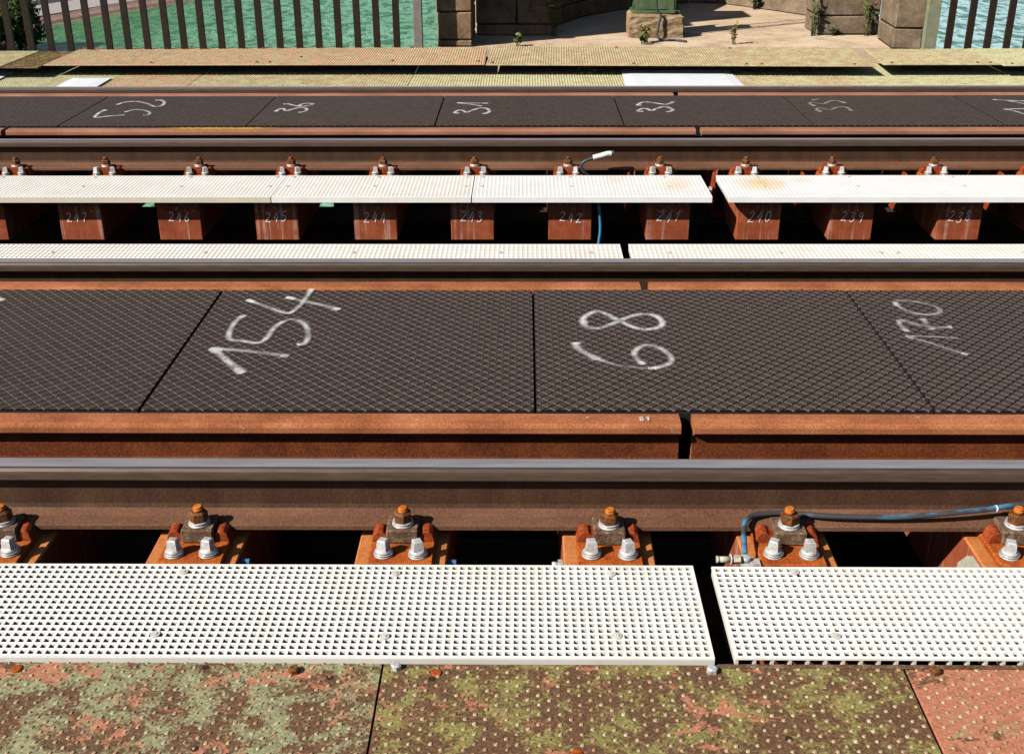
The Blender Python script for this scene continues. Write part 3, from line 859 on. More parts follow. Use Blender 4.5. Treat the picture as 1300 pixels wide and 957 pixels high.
# the grey bracket on the last visible sleeper
t = [o for o in bpy.data.objects if o.name.startswith('sleeper') and abs(o.location.x - 1.197) < .01 and o.location.y < 3][0]
bm = bmesh.new()
prof = [(-.36, -.12), (-.36, -.010), (-.20, -.006), (-.115, -.008), (-.075, -.055), (-.075, -.12)]
A = [bm.verts.new((-.112, y, z)) for y, z in prof]; B = [bm.verts.new((-.128, y, z)) for y, z in prof]
for k in range(6): bm.faces.new((A[k], A[(k + 1) % 6], B[(k + 1) % 6], B[k]))
bm.faces.new(A); bm.faces.new(list(reversed(B)))
bmesh.ops.recalc_face_normals(bm, faces=list(bm.faces))
sb = obj('side_bracket', bm, M_BRASS, t)
bm = bmesh.new(); frustum(bm, (-.128, -.155, -.045), .024, .024, -.005, 14, axis='x'); frustum(bm, (-.133, -.155, -.045), .017, .017, -.016, 6, axis='x')
obj('bracket_bolt', bm, M_GALV, sb)

PF = sleeper_parts(.221, -.136, -.117, -.47, M_CLIP, M_NUT)
fx = (-2.794, -2.294, -1.786, -1.279, -.769, -.268, .240, .742, 1.209, 1.684, 2.239)
ends = {-2.294: 247, -1.786: 246, -1.279: 245, -.769: 244, -.268: 243, .24: 242, .742: 241, 1.209: 240, 1.684: 239, 2.239: 238}
where = {247: 'first whole one from the left edge', 246: 'second whole one from the left edge', 245: 'under the left joint of the white walkway', 244: 'between the two joints of the white walkway', 243: 'under the middle joint of the white walkway',
         242: 'just left of the hanging blue cable', 241: 'just right of the hanging blue cable', 240: 'just right of the open gap in the white walkway', 239: 'second from the right edge', 238: 'with pale streaks, nearest the right edge'}
fl = {-2.794: 'red-brown far sleeper cut by the left edge of the picture'}
for x in fx:
    num = ends.get(x)
    xs = .03 + (x - .03) * .987
    lab = fl.get(x) or 'red-brown far sleeper chalked %d, %s' % (num, where[num])
    add_sleeper(PF, xs, Y2, SLEEPZ + DZ, lab, GF, str(num) if num else '248', fx_off=-(x - .03) * .010, angle=x > .6)
for x, l in ((-3.3, 'far sleeper just off the left edge'), (2.72, 'far sleeper at the right edge, mostly out of the picture'), (3.22, 'far sleeper off the right edge')):
    add_sleeper(PF, x, Y2, SLEEPZ + DZ, 'red-brown ' + l, GF, '237' if x > 2.5 and x < 3 else None, angle=x > 0)

# ------------------------------------------------------------------ white moulded gratings
def grid_mesh(name, xs, ys, z0, z1, mat, bottom=False, open_front=False):
    """plate with rectangular holes: xs and ys are edge coordinates, odd intervals are open"""
    nx, ny = len(xs), len(ys)
    V = [(x, y, z) for z in (z1, z0) for y in ys for x in xs]
    n = nx * ny
    I = lambda i, j, k: k * n + j * nx + i
    solid = lambda i, j: 0 <= i < nx - 1 and 0 <= j < ny - 1 and not (i % 2 and (j % 2 or (open_front and j == 0)))
    F = []
    for j in range(ny - 1):
        for i in range(nx - 1):
            if solid(i, j):
                F.append((I(i, j, 0), I(i + 1, j, 0), I(i + 1, j + 1, 0), I(i, j + 1, 0)))
                if bottom: F.append((I(i, j, 1), I(i, j + 1, 1), I(i + 1, j + 1, 1), I(i + 1, j, 1)))
                if not solid(i - 1, j): F.append((I(i, j, 0), I(i, j + 1, 0), I(i, j + 1, 1), I(i, j, 1)))
                if not solid(i + 1, j): F.append((I(i + 1, j, 0), I(i + 1, j, 1), I(i + 1, j + 1, 1), I(i + 1, j + 1, 0)))
                if not solid(i, j - 1): F.append((I(i, j, 0), I(i, j, 1), I(i + 1, j, 1), I(i + 1, j, 0)))
                if not solid(i, j + 1): F.append((I(i, j + 1, 0), I(i + 1, j + 1, 0), I(i + 1, j + 1, 1), I(i, j + 1, 1)))
    return pymesh(name, V, F, mat)

def edges(a, b, pitch, bar):
    n = max(1, round((b - a - bar) / pitch))
    p = (b - a - bar) / n
    out = []
    for k in range(n): out += [a + k * p, a + k * p + bar]
    return out + [b - bar, b]

def grating(label, x0, x1, y0, y1, zt, thick, px, py, bar, mat, band, clips, group, rz=0.0, tone=0):
    cx, cy = x0, y0
    t = thing('grating_panel', label, 'grating', (cx, cy, zt), rz, group)
    L, D = x1 - x0, y1 - y0
    tk = .010 if band else .005
    link('mesh_top', grid_mesh('mesh_top', edges(0, L, px, bar), edges(0, D, py, bar), -tk, 0, mat), t)
    ex, ey = edges(.001, L - .001, px * 2, bar * .8), edges(.001, D - .001, py * 2, bar * .8)
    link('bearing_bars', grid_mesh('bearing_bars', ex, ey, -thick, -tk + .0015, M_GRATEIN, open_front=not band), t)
    if band:
        bm = bmesh.new()
        box(bm, 0.0, L, -.003, -.0004, -thick, -.0006, .0006)
        if band != 'front': box(bm, -.003, -.0004, 0, D, -thick, -.0006, .0006)
        obj('edge_band', bm, {1: M_BANDBEIGE, 2: M_BANDGREY}.get(tone, mat), t)
    for (qx, qy) in clips:
        bm = bmesh.new()
        frustum(bm, (0, 0, -.001), .0108, .0102, .0022, 16)
        frustum(bm, (0, 0, .0012), .0055, .005, .0018, 6)
        obj('hold_down_clip', bm, M_CLIPW, t, (qx - cx, qy - cy, .001))
    return t
M_CLIPW = m_simple('pale clip washer', (.42, .40, .35), (.66, .64, .58), 60, .5, .2, .001)
GG = 'white gratings along the tracks'
grating('broad white grating in front, left panel, under the 154 and 68 mats', -2.3, .397, 1.868, 2.200, -.164, .0155, .0182, .0197, .0066, M_GRATE, 'front',
        [(-.793, 2.168), (-.297, 2.165), (.203, 2.165), (-.79, 1.94), (-.297, 1.935), (.20, 1.94), (-1.27, 2.13), (-1.3, 1.95)], GG, tone=2)
grating('broad white grating in front, right panel, with open ribs on its front edge', .436, 2.6, 1.853, 2.176, -.150, .024, .0182, .0197, .0074, M_GRATE, None,
        [(.624, 2.155), (.66, 1.925), (1.3, 2.15), (1.32, 1.93)], GG, .0)
yA, yB = 5.385, 5.792
zf = -.183
fc = lambda xs: [(x, y) for x in xs for y in (5.45 + .13, 5.76)]
grating('white far walkway panel at the left, with beige front edge', -4.3, -1.266, yA, yB, zf, .0295, .02, .02, .0075, M_GRATE, 'front', fc((-2.77, -2.28, -1.77, -1.31)), GG, tone=1)
grating('white far walkway panel in front of the sleepers chalked 245 and 244', -1.262, -.264, yA, yB, zf, .0295, .02, .02, .0075, M_GRATE, 'front', fc((-1.22, -.77, -.30)), GG)
grating('white far walkway panel above sleepers 242 and 241, with a faint yellow stain', -.259, .936, yA, yB, zf, .0295, .02, .02, .0075, M_GRATESTAIN, 'front', fc((-.22, .24, .74)), GG)
grating('white far walkway panel at the right, with an orange rust stain', 1.018, 4.6, yA, yB, zf, .0295, .02, .02, .0075, M_GRATESTAIN, 'front', fc((1.23, 1.71, 2.25)), GG)
grating('narrow white grating strip behind the near track, left panel', -3.4, .413, 4.166, 4.584, -.164, .0285, .02, .02, .0075, M_GRATE, None,
        [(x, 4.47) for x in (-2.0, -1.35, -.72, -.1, .28)], GG)
grating('narrow white grating strip behind the near track, right panel', .450, 3.6, 4.166, 4.584, -.164, .0285, .02, .02, .0075, M_GRATE, None,
        [(x, 4.47) for x in (.61, 1.08, 1.5, 1.57, 2.1)], GG)

# ------------------------------------------------------------------ deck plates with studs
def studs(x0, x1, y0, y1, z, r, h, n, ax=.041, ay=.027, jit=.0012, skip=None):
    V, F = [], []
    j = 0
    y = y0 + ay * .25
    while y < y1:
        x = x0 + ax * (.25 + .5 * (j % 2))
        while x < x1 - r:
            if not (skip and skip(x, y)):
                b = len(V)
                cx, cy, rr = x + random.uniform(-jit, jit), y + random.uniform(-jit, jit), r * random.uniform(.85, 1.15)
                for k in range(n): V.append((cx + rr * math.cos(6.2832 * k / n), cy + rr * math.sin(6.2832 * k / n), z - .0004))
                for k in range(n): V.append((cx + rr * .62 * math.cos(6.2832 * k / n), cy + rr * .62 * math.sin(6.2832 * k / n), z + h))
                for k in range(n): F.append((b + k, b + (k + 1) % n, b + n + (k + 1) % n, b + n + k))
                F.append(tuple(b + n + k for k in range(n)))
            x += ax
        y += ay / 2
        j += 1
    return V, F

def deck_plate(label, quad, z, mat, group, thick=.008, stud=(.0048, .0022, 7), sy=None, bolts=(), boltmat=None, tilt=(0, 0)):
    """quad: x at front-left, front-right, back-left, back-right, y front, y back"""
    xa, xb, xc, xd, y0, y1 = quad
    t = thing('deck_plate', label, 'steel plate', ((xa + xb) / 2, y0, z), 0, group)
    ox = (xa + xb) / 2
    t.rotation_euler = (tilt[0], tilt[1], 0)
    bm = bmesh.new()
    vs = [bm.verts.new(p) for p in ((xa - ox, 0, 0), (xb - ox, 0, 0), (xd - ox, y1 - y0, 0), (xc - ox, y1 - y0, 0))]
    lo = [bm.verts.new(v.co - Vector((0, 0, thick))) for v in vs]
    bm.faces.new(vs); bm.faces.new(list(reversed(lo)))
    for i in range(4): bm.faces.new((vs[i], lo[i], lo[(i + 1) % 4], vs[(i + 1) % 4]))
    bmesh.ops.recalc_face_normals(bm, faces=list(bm.faces))
    bmesh.ops.bevel(bm, geom=list(bm.edges), offset=.0012, segments=1, affect='EDGES')
    obj('plate', bm, mat, t)
    s0, s1 = sy or (y0, y1)
    def outside(x, y):
        k = y / (y1 - y0)
        return x < (xa - ox) * (1 - k) + (xc - ox) * k + .008 or x > (xb - ox) * (1 - k) + (xd - ox) * k - .008 or y > y1 - y0 - .01
    V, F = studs(min(xa, xc) - ox, max(xb, xd) - ox, s0 - y0 + .004, s1 - y0, 0, *stud, skip=outside)
    tag(link('stud_pattern', pymesh('stud_pattern', V, F, M_STUD if y0 < 5 else mat), t), kind='stuff')
    for (bx, by, kind) in bolts:
        bm = bmesh.new()
        if kind == 'hex':
            frustum(bm, (0, 0, 0), .0115, .0115, .010, 6, random.uniform(0, 1)); frustum(bm, (0, 0, .010), .0112, .008, .002, 6, .2)
            obj('hex_bolt', bm, M_GALV if random.random() < .5 else M_NUT, t, (bx - ox, by - y0, 0))
        elif kind == 'hole':
            frustum(bm, (0, 0, 0), .0072, .0072, .0006, 14); obj('bolt_hole', bm, M_MORTAR, t, (bx - ox, by - y0, .0003))
        elif kind == 'ring':
            frustum(bm, (0, 0, 0), .013, .009, .003, 14); frustum(bm, (0, 0, .003), .0065, .0065, .0004, 12, cap=True)
            obj('rivet', bm, M_PLATEO, t, (bx - ox, by - y0, 0))
        else:
            frustum(bm, (0, 0, 0), .014, .009, .010, 8); obj('bolt', bm, M_NUT, t, (bx - ox, by - y0, 0))
    return t
    return t
GP = 'studded plates of the near walkway'
deck_plate('rusty green studded plate along the bottom edge at the left', (-3.4, -.294, -3.4, -.294, -.4, 1.900), -.178, M_DECKN, GP, .012, sy=(1.30, 1.9),
           bolts=[(-.473, 1.838, 'hex'), (-.397, 1.821, 'hole'), (-.66, 1.85, 'hole'), (-1.05, 1.845, 'ring'), (-.62, 1.62, 'hole')])
deck_plate('brown and yellow-green studded plate along the bottom edge in the middle', (-.288, .768, -.288, .777, -.4, 1.850), -.1655, M_DECKM, GP, .014, sy=(1.30, 1.9),
           bolts=[(-.262, 1.835, 'hex'), (.385, 1.828, 'hex'), (-.178, 1.822, 'ring'), (-.186, 1.803, 'hole'), (.1, 1.6, 'ring'), (.5, 1.64, 'hole')])
deck_plate('bright orange studded plate along the bottom edge at the right', (.774, 3.6, .783, 3.6, -.4, 1.850), -.1665, M_DECKO, GP, .014, sy=(1.30, 1.9),
           bolts=[(.838, 1.829, 'hex'), (1.35, 1.827, 'hex'), (1.1, 1.63, 'hole')])
# lip strip in front of the open-ribbed grating
bm = bmesh.new(); box(bm, .40, 3.6, 1.8385, 1.8495, -.1645, -.1625, .0005)
tag(obj('edge_strip', bm, M_BLOCK), 'narrow grey-brown steel strip between the right grating and the orange plate', 'steel strip')

GR1 = 'lower studded plates behind the far track'
z1 = -.19
K = ['greenish', 'pale', 'orangey', 'greenish', 'greenish', 'pale', 'pale']
r1 = [(-7.0, -3.155, -7.0, -3.175, 'pale yellow-green studded plate at the far left below the raised plates', 'pale'),
      (-3.150, -2.494, -3.17, -2.551, 'studded plate with an orange patch beside the left white sheet', 'orangey'),
      (-2.489, -.879, -2.546, -.865, 'yellow-green studded plate, long one behind the mat sprayed 36', 'greenish'),
      (-.874, .85, -.860, .85, 'pale green studded plate behind the mats sprayed 31 and 32', 'pale'),
      (.855, 2.555, .855, 2.53, 'studded plate mostly under the big white sheet', 'greenish'),
      (2.560, 7.0, 2.535, 7.0, 'pale green studded plate at the far right behind the last rail', 'pale')]
for a, b, c, d, lab, k in r1:
    deck_plate(lab, (a, b, c, d, 7.56, 9.35), z1, M_DECKS[k], GR1, .008, (.0058, .004, 4), sy=(8.25, 8.95))
M_DECKS['dark'] = M_DECKM
GR2 = 'raised studded plates along the railing'
r2p = [(-7.0, -4.06, -7.0, -4.06, 8.70, 9.50, -.100, 'greenish', 'raised yellow-green plate cut by the left edge', [(-4.3, 8.76, 'b')]),
       (-4.05, -3.757, -4.05, -3.762, 8.71, 9.50, -.104, 'dark', 'small brown raised plate under the left railing', []),
       (-3.75, -.305, -3.752, -.312, 8.80, 9.66, -.100, 'orangey', 'long orange and green raised plate under the left railing', [(-2.93, 8.88, 'b'), (-2.1, 8.9, 'b'), (-2.0, 8.9, 'b'), (-1.8, 9.15, 'b'), (-1.04, 8.95, 'b'), (-.36, 8.93, 'b'), (-.95, 9.62, 'b'), (-2.2, 9.6, 'b')]),
       (-.298, 2.700, -.300, 2.720, 8.76, 9.69, -.104, 'rusty', 'long rusty green raised plate in front of the stone pier', [(-.25, 8.83, 'b'), (.85, 8.82, 'b'), (1.72, 8.82, 'b'), (1.84, 8.82, 'b'), (2.55, 8.82, 'b'), (.75, 9.62, 'b'), (1.7, 9.6, 'b')]),
       (2.76, 3.66, 2.82, 3.672, 8.74, 9.50, -.096, 'greenish', 'raised green plate in front of the green railing post', [(2.84, 8.80, 'b'), (3.5, 8.8, 'b'), (3.6, 8.8, 'b')]),
       (3.668, 7.0, 3.682, 7.0, 8.70, 9.52, -.098, 'pale', 'raised pale green plate cut by the right edge', [(3.75, 8.76, 'b')])]
for a, b, c, d, y0, y1, z, k, lab, bl in r2p:
    dp = deck_plate(lab, (a, b, c, d, y0, y1), z, M_DECKS[k], GR2, .007, (.0058, .004, 4), bolts=bl)
    if 'pier' in lab: dp.rotation_euler.z = -.030

def sheet(label, xs, ys, z, raised=.0, holes=True):
    (a, b, c, d), (y0, y1) = xs, ys
    t = thing('metal_sheet', label, 'metal sheet', ((a + b) / 2, y0, z), 0, 'white metal sheets on the lower plates')
    ox = (a + b) / 2
    bm = bmesh.new()
    k = .075
    top = [(a + k, y0 + .01), (b - k, y0 + .01), (d - k, y1 - .05), (c + k, y1 - .05)]
    out = [(a, y0), (b, y0), (d, y1), (c, y1)]
    T = [bm.verts.new((x - ox, y - y0, raised)) for x, y in top]
    O = [bm.verts.new((x - ox, y - y0, .006)) for x, y in out]
    U = [bm.verts.new((x - ox, y - y0, .0)) for x, y in out]
    bm.faces.new(T)
    for i in range(4):
        j = (i + 1) % 4
        bm.faces.new((O[i], O[j], T[j], T[i])); bm.faces.new((U[i], U[j], O[j], O[i]))
    bmesh.ops.recalc_face_normals(bm, faces=list(bm.faces))
    obj('sheet', bm, M_SHEET, t)
    if holes:
        for x, y in ((c + .05, y1 - .05), (d - .05, y1 - .05)):
            bm = bmesh.new(); frustum(bm, (0, 0, 0), .014, .010, .006, 8); obj('fixing_screw', bm, M_GALV, t, (x - ox, y - y0, .012))
sheet('big white sheet metal cover lying on the lower plates, in front of the mast', (.74, 1.625, .768, 1.622), (7.9, 8.99), z1 + .004, .011)
sheet('white sheet metal piece cut by the left edge', (-5.2, -4.0, -5.2, -4.06), (8.0, 8.99), z1 + .005, .012, False)
sheet('small white sheet metal piece right of the one at the left edge', (-3.47, -3.165, -3.488, -3.185), (8.0, 8.68), z1 + .005, .012, False)

# ------------------------------------------------------------------ steelwork under the deck
def girder(label, yc, ztop, depth, fw, x0=-9, x1=9):
    t = thing('steel_girder', label, 'girder', (0, yc, ztop), 0, 'girders under the rails')
    bm = bmesh.new(); box(bm, x0, x1, -fw / 2, fw / 2, -.02, 0, .002); obj('top_flange', bm, M_STRINGER, t)
    bm = bmesh.new(); box(bm, x0, x1, -.008, .008, -depth + .02, -.0205); obj('web', bm, M_DARKRUST, t)
    bm = bmesh.new(); box(bm, x0, x1, -fw / 2, fw / 2, -depth, -depth + .0195, .002); obj('bottom_flange', bm, M_STRINGER, t)
girder('dark girder under the nearest running rail', Y4 + .02, SLEEPZ - .231, .7, .26)
girder('dark girder under the running rail behind the 68 mat', Y3, SLEEPZ - .231, .7, .26)
girder('olive girder seen between the chalked sleepers', Y2, SLEEPZ + DZ - .222, .5, .28)
girder('dark girder under the farthest running rail', Y1, SLEEPZ + DZ - .222, .3, .26)
for k, x in enumerate((-7.2, -4.2, -1.2, 1.62, 4.5, 7.2)):
    t = thing('cross_beam', 'dark rusty cross beam under the tracks', 'beam', (x, 1.2, -1.2), 0, 'cross beams under the deck')
    bm = bmesh.new(); box(bm, -.12, .12, 0, 8.0, .18, .20); box(bm, -.008, .008, 0, 8.0, -.1, .18); obj('beam', bm, M_DARKRUST, t)
# rusty bracket seen down the gap between the two near gratings
bm = bmesh.new(); box(bm, .415, .45, 1.885, 2.10, -.30, -.285, .002); box(bm, .452, .462, 1.885, 2.10, -.34, -.25, .002)
tag(obj('support_angle', bm, M_DARKRUST), 'dark rusty angle seen down the gap between the two front gratings', 'steel angle')
# plate girders closing the deck at either side; the far one has two openings to the river
t = thing('plate_girder', 'dark plate girder under the walkway on the far side', 'girder', (0, 8.6, 0), 0)
for x0, x1, za, zb in ((-9, -3.075, -1.30, -.20), (-3.075, -2.955, -1.145, -.20), (-3.075, -2.955, -1.30, -1.215), (-2.955, -1.635, -1.30, -.20), (-1.635, -1.52, -1.145, -.20), (-1.635, -1.52, -1.30, -1.208), (-1.52, 9, -1.30, -.20)):
    bm = bmesh.new(); box(bm, x0, x1, -.006, .006, za, zb); obj('web_plate', bm, M_DARKRUST, t)
t = thing('plate_girder', 'dark plate girder under the near walkway', 'girder', (0, 1.2, 0), 0)
bm = bmesh.new(); box(bm, -9, 9, -.006, .006, -1.3, -.195); obj('web_plate', bm, M_DARKRUST, t)
bm = bmesh.new(); box(bm, -9, 9, 1.206, 8.594, -1.33, -1.305)
tag(obj('bridge_floor', bm, M_DARKRUST), kind='structure')

# ------------------------------------------------------------------ railing
def railing(label, xs, posts, y, slope, x0, x1, pz=(-.13, 1.05)):
    t = thing('railing', label, 'railing', (0, 0, 0), 0, 'railings of the bridge')
    me = None
    for x in xs:
        if me is None:
            bm = bmesh.new(); box(bm, -.0285, .0285, -.011, .011, pz[0], pz[1], .003); me = mesh('picket', bm, M_PICKET)
        link('picket', me, t, (x, y(x), 0), random.uniform(-.03, .03))
    for x, w, m in posts:
        bm = bmesh.new(); box(bm, -w / 2, w / 2, -.03, .03, pz[0], pz[1] + .05, .004); obj('post', bm, m, t, (x, y(x), 0))
    bm = bmesh.new(); box(bm, x0, x1, -.025, .025, pz[1], pz[1] + .05, .004); o = obj('handrail', bm, M_PICKET, t, (0, y((x0 + x1) / 2), .0)); o.rotation_euler.z = slope
    bm = bmesh.new(); box(bm, x0, x1, -.02, .02, -.18, -.131, .004); o = obj('bottom_rail', bm, M_PICKET, t, (0, y((x0 + x1) / 2), .0)); o.rotation_euler.z = slope
lx = [-4.303 - .1625 * k for k in range(20, 0, -1)] + [-4.303, -4.138, -3.972, -3.809, -3.648, -3.485, -3.328, -3.167, -3.003, -2.862, -2.706, -2.546, -2.381, -2.221, -2.058, -1.894, -1.730, -1.563, -1.403, -1.242, -1.075]
railing('dark brown picket railing on the left, ending at a grey post', lx, [(-.893, .075, M_POSTGREY)], lambda x: 9.60 + .035 * (x + 2.5), .035, -7.7, -.86)
rx = [3.522, 3.688, 3.846, 4.008] + [4.008 + .163 * k for k in range(1, 18)]
railing('dark brown picket railing on the right, starting at a wide green post', rx, [(3.362, .105, M_POSTG)], lambda x: 9.53, 0, 3.30, 6.9)

# ------------------------------------------------------------------ stone pier
FZ = -.12
bm = bmesh.new()
pts = [(-.735, 9.72), (3.32, 9.72), (3.42, 10.6), (3.5, 13.9), (-.735, 13.9)]
A = [bm.verts.new((x, y, FZ)) for x, y in pts]; B = [bm.verts.new((x, y, FZ - 1.0)) for x, y in pts]
bm.faces.new(A); bm.faces.new(list(reversed(B)))
for i in range(5): bm.faces.new((A[i], A[(i + 1) % 5], B[(i + 1) % 5], B[i]))
bmesh.ops.recalc_face_normals(bm, faces=list(bm.faces))
tag(obj('pier_floor', bm, M_FLOOR), kind='structure')
bm = bmesh.new(); box(bm, -.7, 3.3, 10.2, 13.7, -13.5, FZ - 1.003)
tag(obj('pier_shaft', bm, M_STONE), 'brown stone pier shaft standing in the river', 'pier')

def blocks(t, a, b, thick, z0, courses, length, mat, first=0.0, jit=.006, name='stone_block'):
    """courses of separate stone blocks from a to b; the wall body lies to the left of a-b"""
    a, b = Vector(a), Vector(b)
    L = (b - a).length
    ang = math.atan2(b.y - a.y, b.x - a.x)
    z = z0
    for ci, h in enumerate(courses):
        x = 0.0
        cut = length * (.5 if ci % 2 else 1.0) + first
        while x < L - .02:
            e = min(L, x + cut)
            if L - e < length * .3: e = L
            bm = bmesh.new()
            j = random.uniform(-jit, jit)
            box(bm, x + .004, e - .004, j, thick, z + .004, z + h - .004, .010, .004)
            o = obj(name, bm, mat, t, (a.x, a.y, 0), ang)
            x = e; cut = length * random.uniform(.85, 1.15)
        z += h
    bm = bmesh.new(); box(bm, .012, L - .012, .014, thick - .012, z0, z - .006)
    obj('mortar', bm, M_MORTAR, t, (a.x, a.y, 0), ang)

HC = (.05, .245, .26, .28, .27, .28, .27, .28)
t = thing('stone_pillar', 'brown stone pillar beside the grey railing post', 'stone pillar', (0, 0, 0), 0, 'stone pillars of the pier')
blocks(t, (-.752, 9.80), (-.44, 9.80), .68, FZ + .0, (.055, .235, .26, .28, .27, .28, .27, .28), 1.0, M_STONE)
t = thing('stone_pillar', 'sunlit stone pillar beside the green railing post', 'stone pillar', (0, 0, 0), 0, 'stone pillars of the pier')
blocks(t, (3.09, 9.62), (3.335, 9.60), .62, FZ + .0, (.17, .25, .26, .28, .27, .28, .27, .28), 1.0, M_STONEG)
# stepped side walls and the curved wall behind them
t = thing('stone_wall', 'shaded stone side wall of the pier, right of the left pillar', 'stone wall', (0, 0, 0), 0, 'stone walls of the pier')
blocks(t, (-.44, 10.47), (.27, 10.47), .5, FZ, (.10, .40, .35, .35, .35, .35), .75, M_STONE)
t = thing('stone_wall', 'sunlit stone side wall of the pier with green moss at its foot', 'stone wall', (0, 0, 0), 0, 'stone walls of the pier')
blocks(t, (2.66, 10.46), (3.22, 10.46), .5, FZ, (.17, .36, .35, .35, .35, .35), .8, M_STONEG)
t = thing('stone_parapet', 'curved stone wall closing the back of the pier platform', 'stone wall')
cv = [(.27, 10.97), (.60, 11.77), (1.02, 12.3), (1.40, 12.62), (1.85, 13.0), (2.15, 12.9), (2.5, 12.42), (2.89, 11.8), (2.92, 10.97)]
for p, q in zip(cv, cv[1:]):
    blocks(t, p, q, .4, FZ, (.16, .34, .34, .34, .34), .7, M_STONEG if p[0] > 1.3 else M_STONE)

# ------------------------------------------------------------------ mast on its plinth
bm = bmesh.new(); box(bm, -.245, .245, -.22, .22, -.02, .2, .018, .012)
bmesh.ops.subdivide_edges(bm, edges=list(bm.edges), cuts=5, use_grid_fill=True)
for v in bm.verts:
    if v.co.z < .185: v.co += Vector((random.uniform(-.006, .006), random.uniform(-.006, .006), random.uniform(-.005, .005)))
tag(obj('plinth', bm, M_PLINTH, None, (1.188, 10.52, FZ)), 'rough pebbled concrete plinth under the green mast', 'plinth')
t = thing('lattice_mast', 'foot of a green steel mast on a concrete plinth', 'mast', (1.19, 10.56, .08))
bm = bmesh.new(); box(bm, -.215, .215, -.15, .15, .001, .022, .003); obj('foot_plate', bm, M_MAST, t)
for s in (-1, 1):
    bm = bmesh.new()
    box(bm, s * .17 - .008, s * .17 + .008, -.11, .11, .022, .55, .002)
    box(bm, s * .17 - .006, s * .17 + .006, -.11, -.09, .551, 5.2, .001)
    box(bm, s * .13 - .031, s * .13 + .031, -.118, -.1105, .022, .55, .002)
    box(bm, s * .13 - .031, s * .13 + .031, .1105, .118, .022, .55, .002)
    obj('channel', bm, M_MAST, t)
    bm = bmesh.new()
    A = [bm.verts.new((s * x, -.04, z)) for x, z in ((.18, .022), (.215, .022), (.18, .20))]; B = [bm.verts.new((s * x, -.03, z)) for x, z in ((.18, .022), (.215, .022), (.18, .20))]
    for i in range(3): bm.faces.new((A[i], A[(i + 1) % 3], B[(i + 1) % 3], B[i]))
    bm.faces.new(A); bm.faces.new(list(reversed(B))); bmesh.ops.recalc_face_normals(bm, faces=list(bm.faces))
    obj('gusset', bm, M_MAST, t)
bm = bmesh.new(); box(bm, -.098, .098, -.119, -.1115, .03, .30, .002); obj('tie_plate', bm, M_MAST, t)
for k in range(9):
    bm = bmesh.new(); s = 1 if k % 2 else -1
    za, zb = .32 + .54 * k, .32 + .54 * (k + 1)
    tube(bm, [(s * .13, -.122, za), (-s * .13, -.122, zb)], .007, 6); obj('lacing_bar', bm, M_MAST, t)

# ------------------------------------------------------------------ cables
def cable(label, runs, r, mats, extra=None):
    t = thing('cable', label, 'cable')
    for nm, pts, rr, m in runs:
        bm = bmesh.new(); tube(bm, spline(pts, 7), rr, 9); obj(nm, bm, m, t)
    return t
t = cable('blue-black cable running along the near rail foot to a zinc lug', [
    ('sheath', [(.522, 2.222, -.146), (.524, 2.245, -.139), (.530, 2.290, -.130), (.540, 2.325, -.122), (.562, 2.348, -.120), (.605, 2.360, -.1205), (.66, 2.362, -.122), (.74, 2.346, -.1195), (.834, 2.340, -.1185),
                (.93, 2.338, -.116), (1.03, 2.338, -.106), (1.13, 2.345, -.098), (1.23, 2.358, -.093), (1.36, 2.36, -.105), (1.55, 2.355, -.12), (1.9, 2.35, -.125)], .0069, M_BLUECABLE)], .008, None)
bm = bmesh.new(); frustum(bm, (.522, 2.214, -.158), .0135, .0115, .011, 12); obj('ferrule', bm, M_GALV, t)
bm = bmesh.new(); frustum(bm, (.508, 2.204, -.149), .0105, .0105, -.020, 6, axis='x'); frustum(bm, (.488, 2.204, -.149), .0130, .0130, -.004, 12, axis='x'); frustum(bm, (.484, 2.204, -.149), .0075, .0075, -.026, 10, axis='x'); frustum(bm, (.458, 2.204, -.149), .0085, .0085, -.006, 10, axis='x'); obj('lug_bolt', bm, M_BRASS, t)
bm = bmesh.new(); box(bm, .508, .556, 2.190, 2.222, -.1615, -.1575, .001); obj('lug_plate', bm, M_GALV, t)
bm = bmesh.new(); tube(bm, [(1.150, 2.3472, -.0975), (1.155, 2.3478, -.0972)], .0088, 10); obj('tape_band', bm, M_TAPE, t)
t = cable('black cable with a pale taped end standing up behind the white walkway', [
    ('sheath', [(.395, 5.80, -.083), (.355, 5.80, -.094), (.320, 5.80, -.109), (.303, 5.80, -.134), (.317, 5.806, -.165), (.35, 5.815, -.20), (.385, 5.80, -.27), (.39, 5.6, -.30)], .0085, M_CABLE),
    ('tape_wrap', [(.462, 5.80, -.068), (.440, 5.80, -.069), (.41, 5.80, -.078), (.365, 5.80, -.090)], .0150, M_TAPE), ('end_cap', [(.458, 5.80, -.0675), (.466, 5.80, -.0655), (.475, 5.80, -.064)], .0130, M_CABLE)], .01, None)
t = cable('blue cable hanging between the sleepers chalked 242 and 241', [
    ('sheath', [(.366, 5.56, -.22), (.377, 5.45, -.243), (.387, 5.45, -.326), (.389, 5.45, -.38), (.382, 5.45, -.45), (.36, 5.46, -.62)], .0078, N('blue cable sheath').done((.05, .22, .40), .4))], .008, None)
t = cable('black cable hanging down the front of the concrete plinth', [
    ('sheath', [(1.16, 10.30, 1.6), (1.165, 10.29, .5), (1.175, 10.27, .16), (1.215, 10.265, .085), (1.205, 10.26, .03), (1.195, 10.25, -.03), (1.185, 10.24, -.085), (1.20, 10.17, -.106), (1.26, 10.10, -.106), (1.34, 10.09, -.108), (1.42, 10.02, -.108)], .0105, M_CABLE)], .01, None)

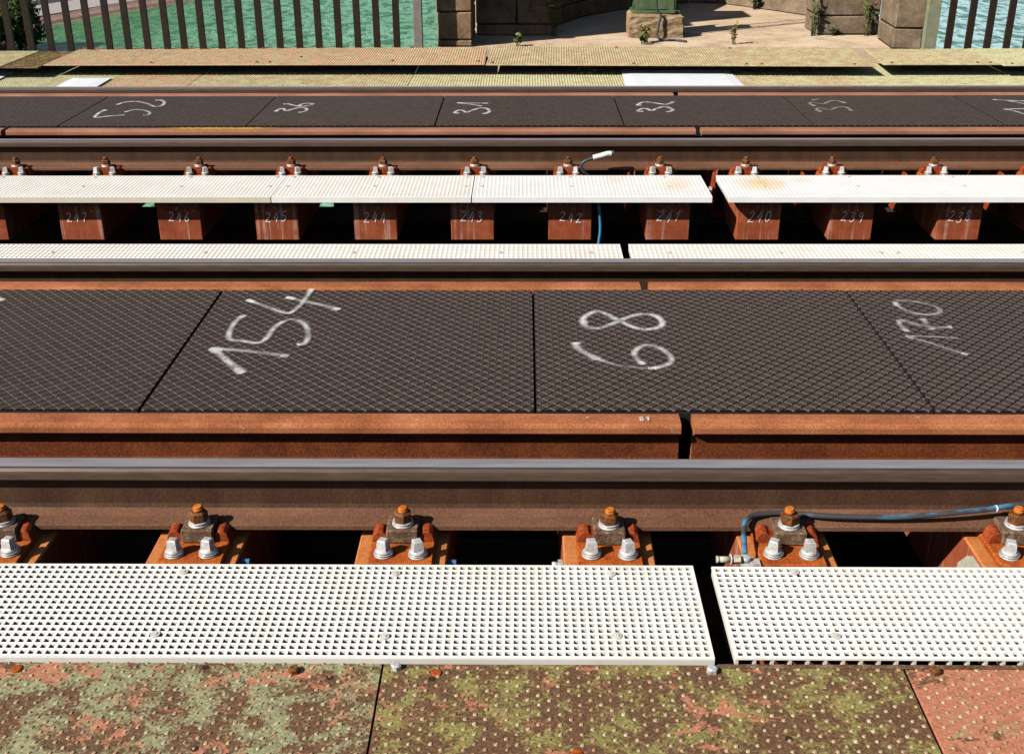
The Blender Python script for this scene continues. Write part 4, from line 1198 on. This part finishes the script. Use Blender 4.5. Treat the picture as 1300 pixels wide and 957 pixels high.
# ------------------------------------------------------------------ weeds
def weed(label, loc, h, n, leaf, mat, spread=.3, flowers=0, stems=None):
    t = thing('weed', label, 'plant', loc, 0, 'weeds on the bridge')
    st, lf, fl = bmesh.new(), bmesh.new(), bmesh.new()
    for k in range(n):
        a = random.uniform(0, 6.28); rr = random.uniform(.1, spread) * h; hh = h * random.uniform(.55, 1)
        tip = Vector((math.cos(a) * rr, math.sin(a) * rr * .6, hh)); base = Vector((random.uniform(-.02, .02), random.uniform(-.015, .015), 0))
        mid = base.lerp(tip, .5) + Vector((0, 0, hh * .12))
        tube(st, [base, mid, tip], .002, 4, [.0022, .0016, .0008])
        for q in range(5):
            u = random.uniform(.2, 1.0)
            p = (base.lerp(mid, u * 2) if u < .5 else mid.lerp(tip, u * 2 - 1))
            d = Vector((random.uniform(-1, 1), random.uniform(-1, 1), random.uniform(0, .8))).normalized() * leaf * random.uniform(.6, 1.3)
            w = d.cross(Vector((0, 0, 1))).normalized() * leaf * .3
            lf.faces.new([lf.verts.new(x) for x in (p, p + d * .5 + w, p + d, p + d * .5 - w)])
        if flowers and k < flowers:
            for q in range(2):
                p = tip + Vector((random.uniform(-.03, .03), random.uniform(-.03, .03), random.uniform(-.04, .02)))
                frustum(fl, tuple(p), .012, .006, .009, 6)
    obj('stem', st, mat, t); obj('leaves', lf, mat, t)
    if flowers: tag(obj('flowers', fl, M_YELLOW, t), kind='stuff')
    else: fl.free()
weed('small green weed in front of the shaded pier wall', (-.05, 9.84, FZ), .13, 7, .05, M_WEED)
weed('tall yellow-flowering weed at the corner of the shaded pier wall', (.27, 10.43, FZ), .55, 16, .06, M_WEED, .22, 12)
weed('dry tuft of grass at the left front of the concrete plinth', (1.07, 10.02, FZ), .17, 16, .05, M_DRY, .5)
weed('green tuft beside the dry grass at the plinth', (1.03, 9.92, FZ), .10, 10, .04, M_WEED, .5)
weed('dry weed on the pale paving near the right pier wall', (1.82, 9.92, FZ), .20, 10, .04, M_DRY, .35)
weed('mossy green plant at the left corner of the sunlit pier wall', (2.62, 10.42, FZ), .40, 16, .04, M_WEED, .10)
weed('green climbing plant near the right end of the sunlit pier wall', (3.10, 10.41, FZ), .36, 14, .04, M_WEED, .2)
weed('low green moss clump at the foot of the sunlit pier wall', (2.80, 10.42, FZ), .10, 12, .03, M_WEED, .9)
weed('green weed growing from the curved wall behind the plinth', (2.46, 12.36, FZ), .30, 20, .06, M_WEED, .2)
weed('yellow-flowering weed in the slot between the raised and lower plates', (.50, 8.90, z1), .06, 12, .025, M_DRY, 1.2, 8)
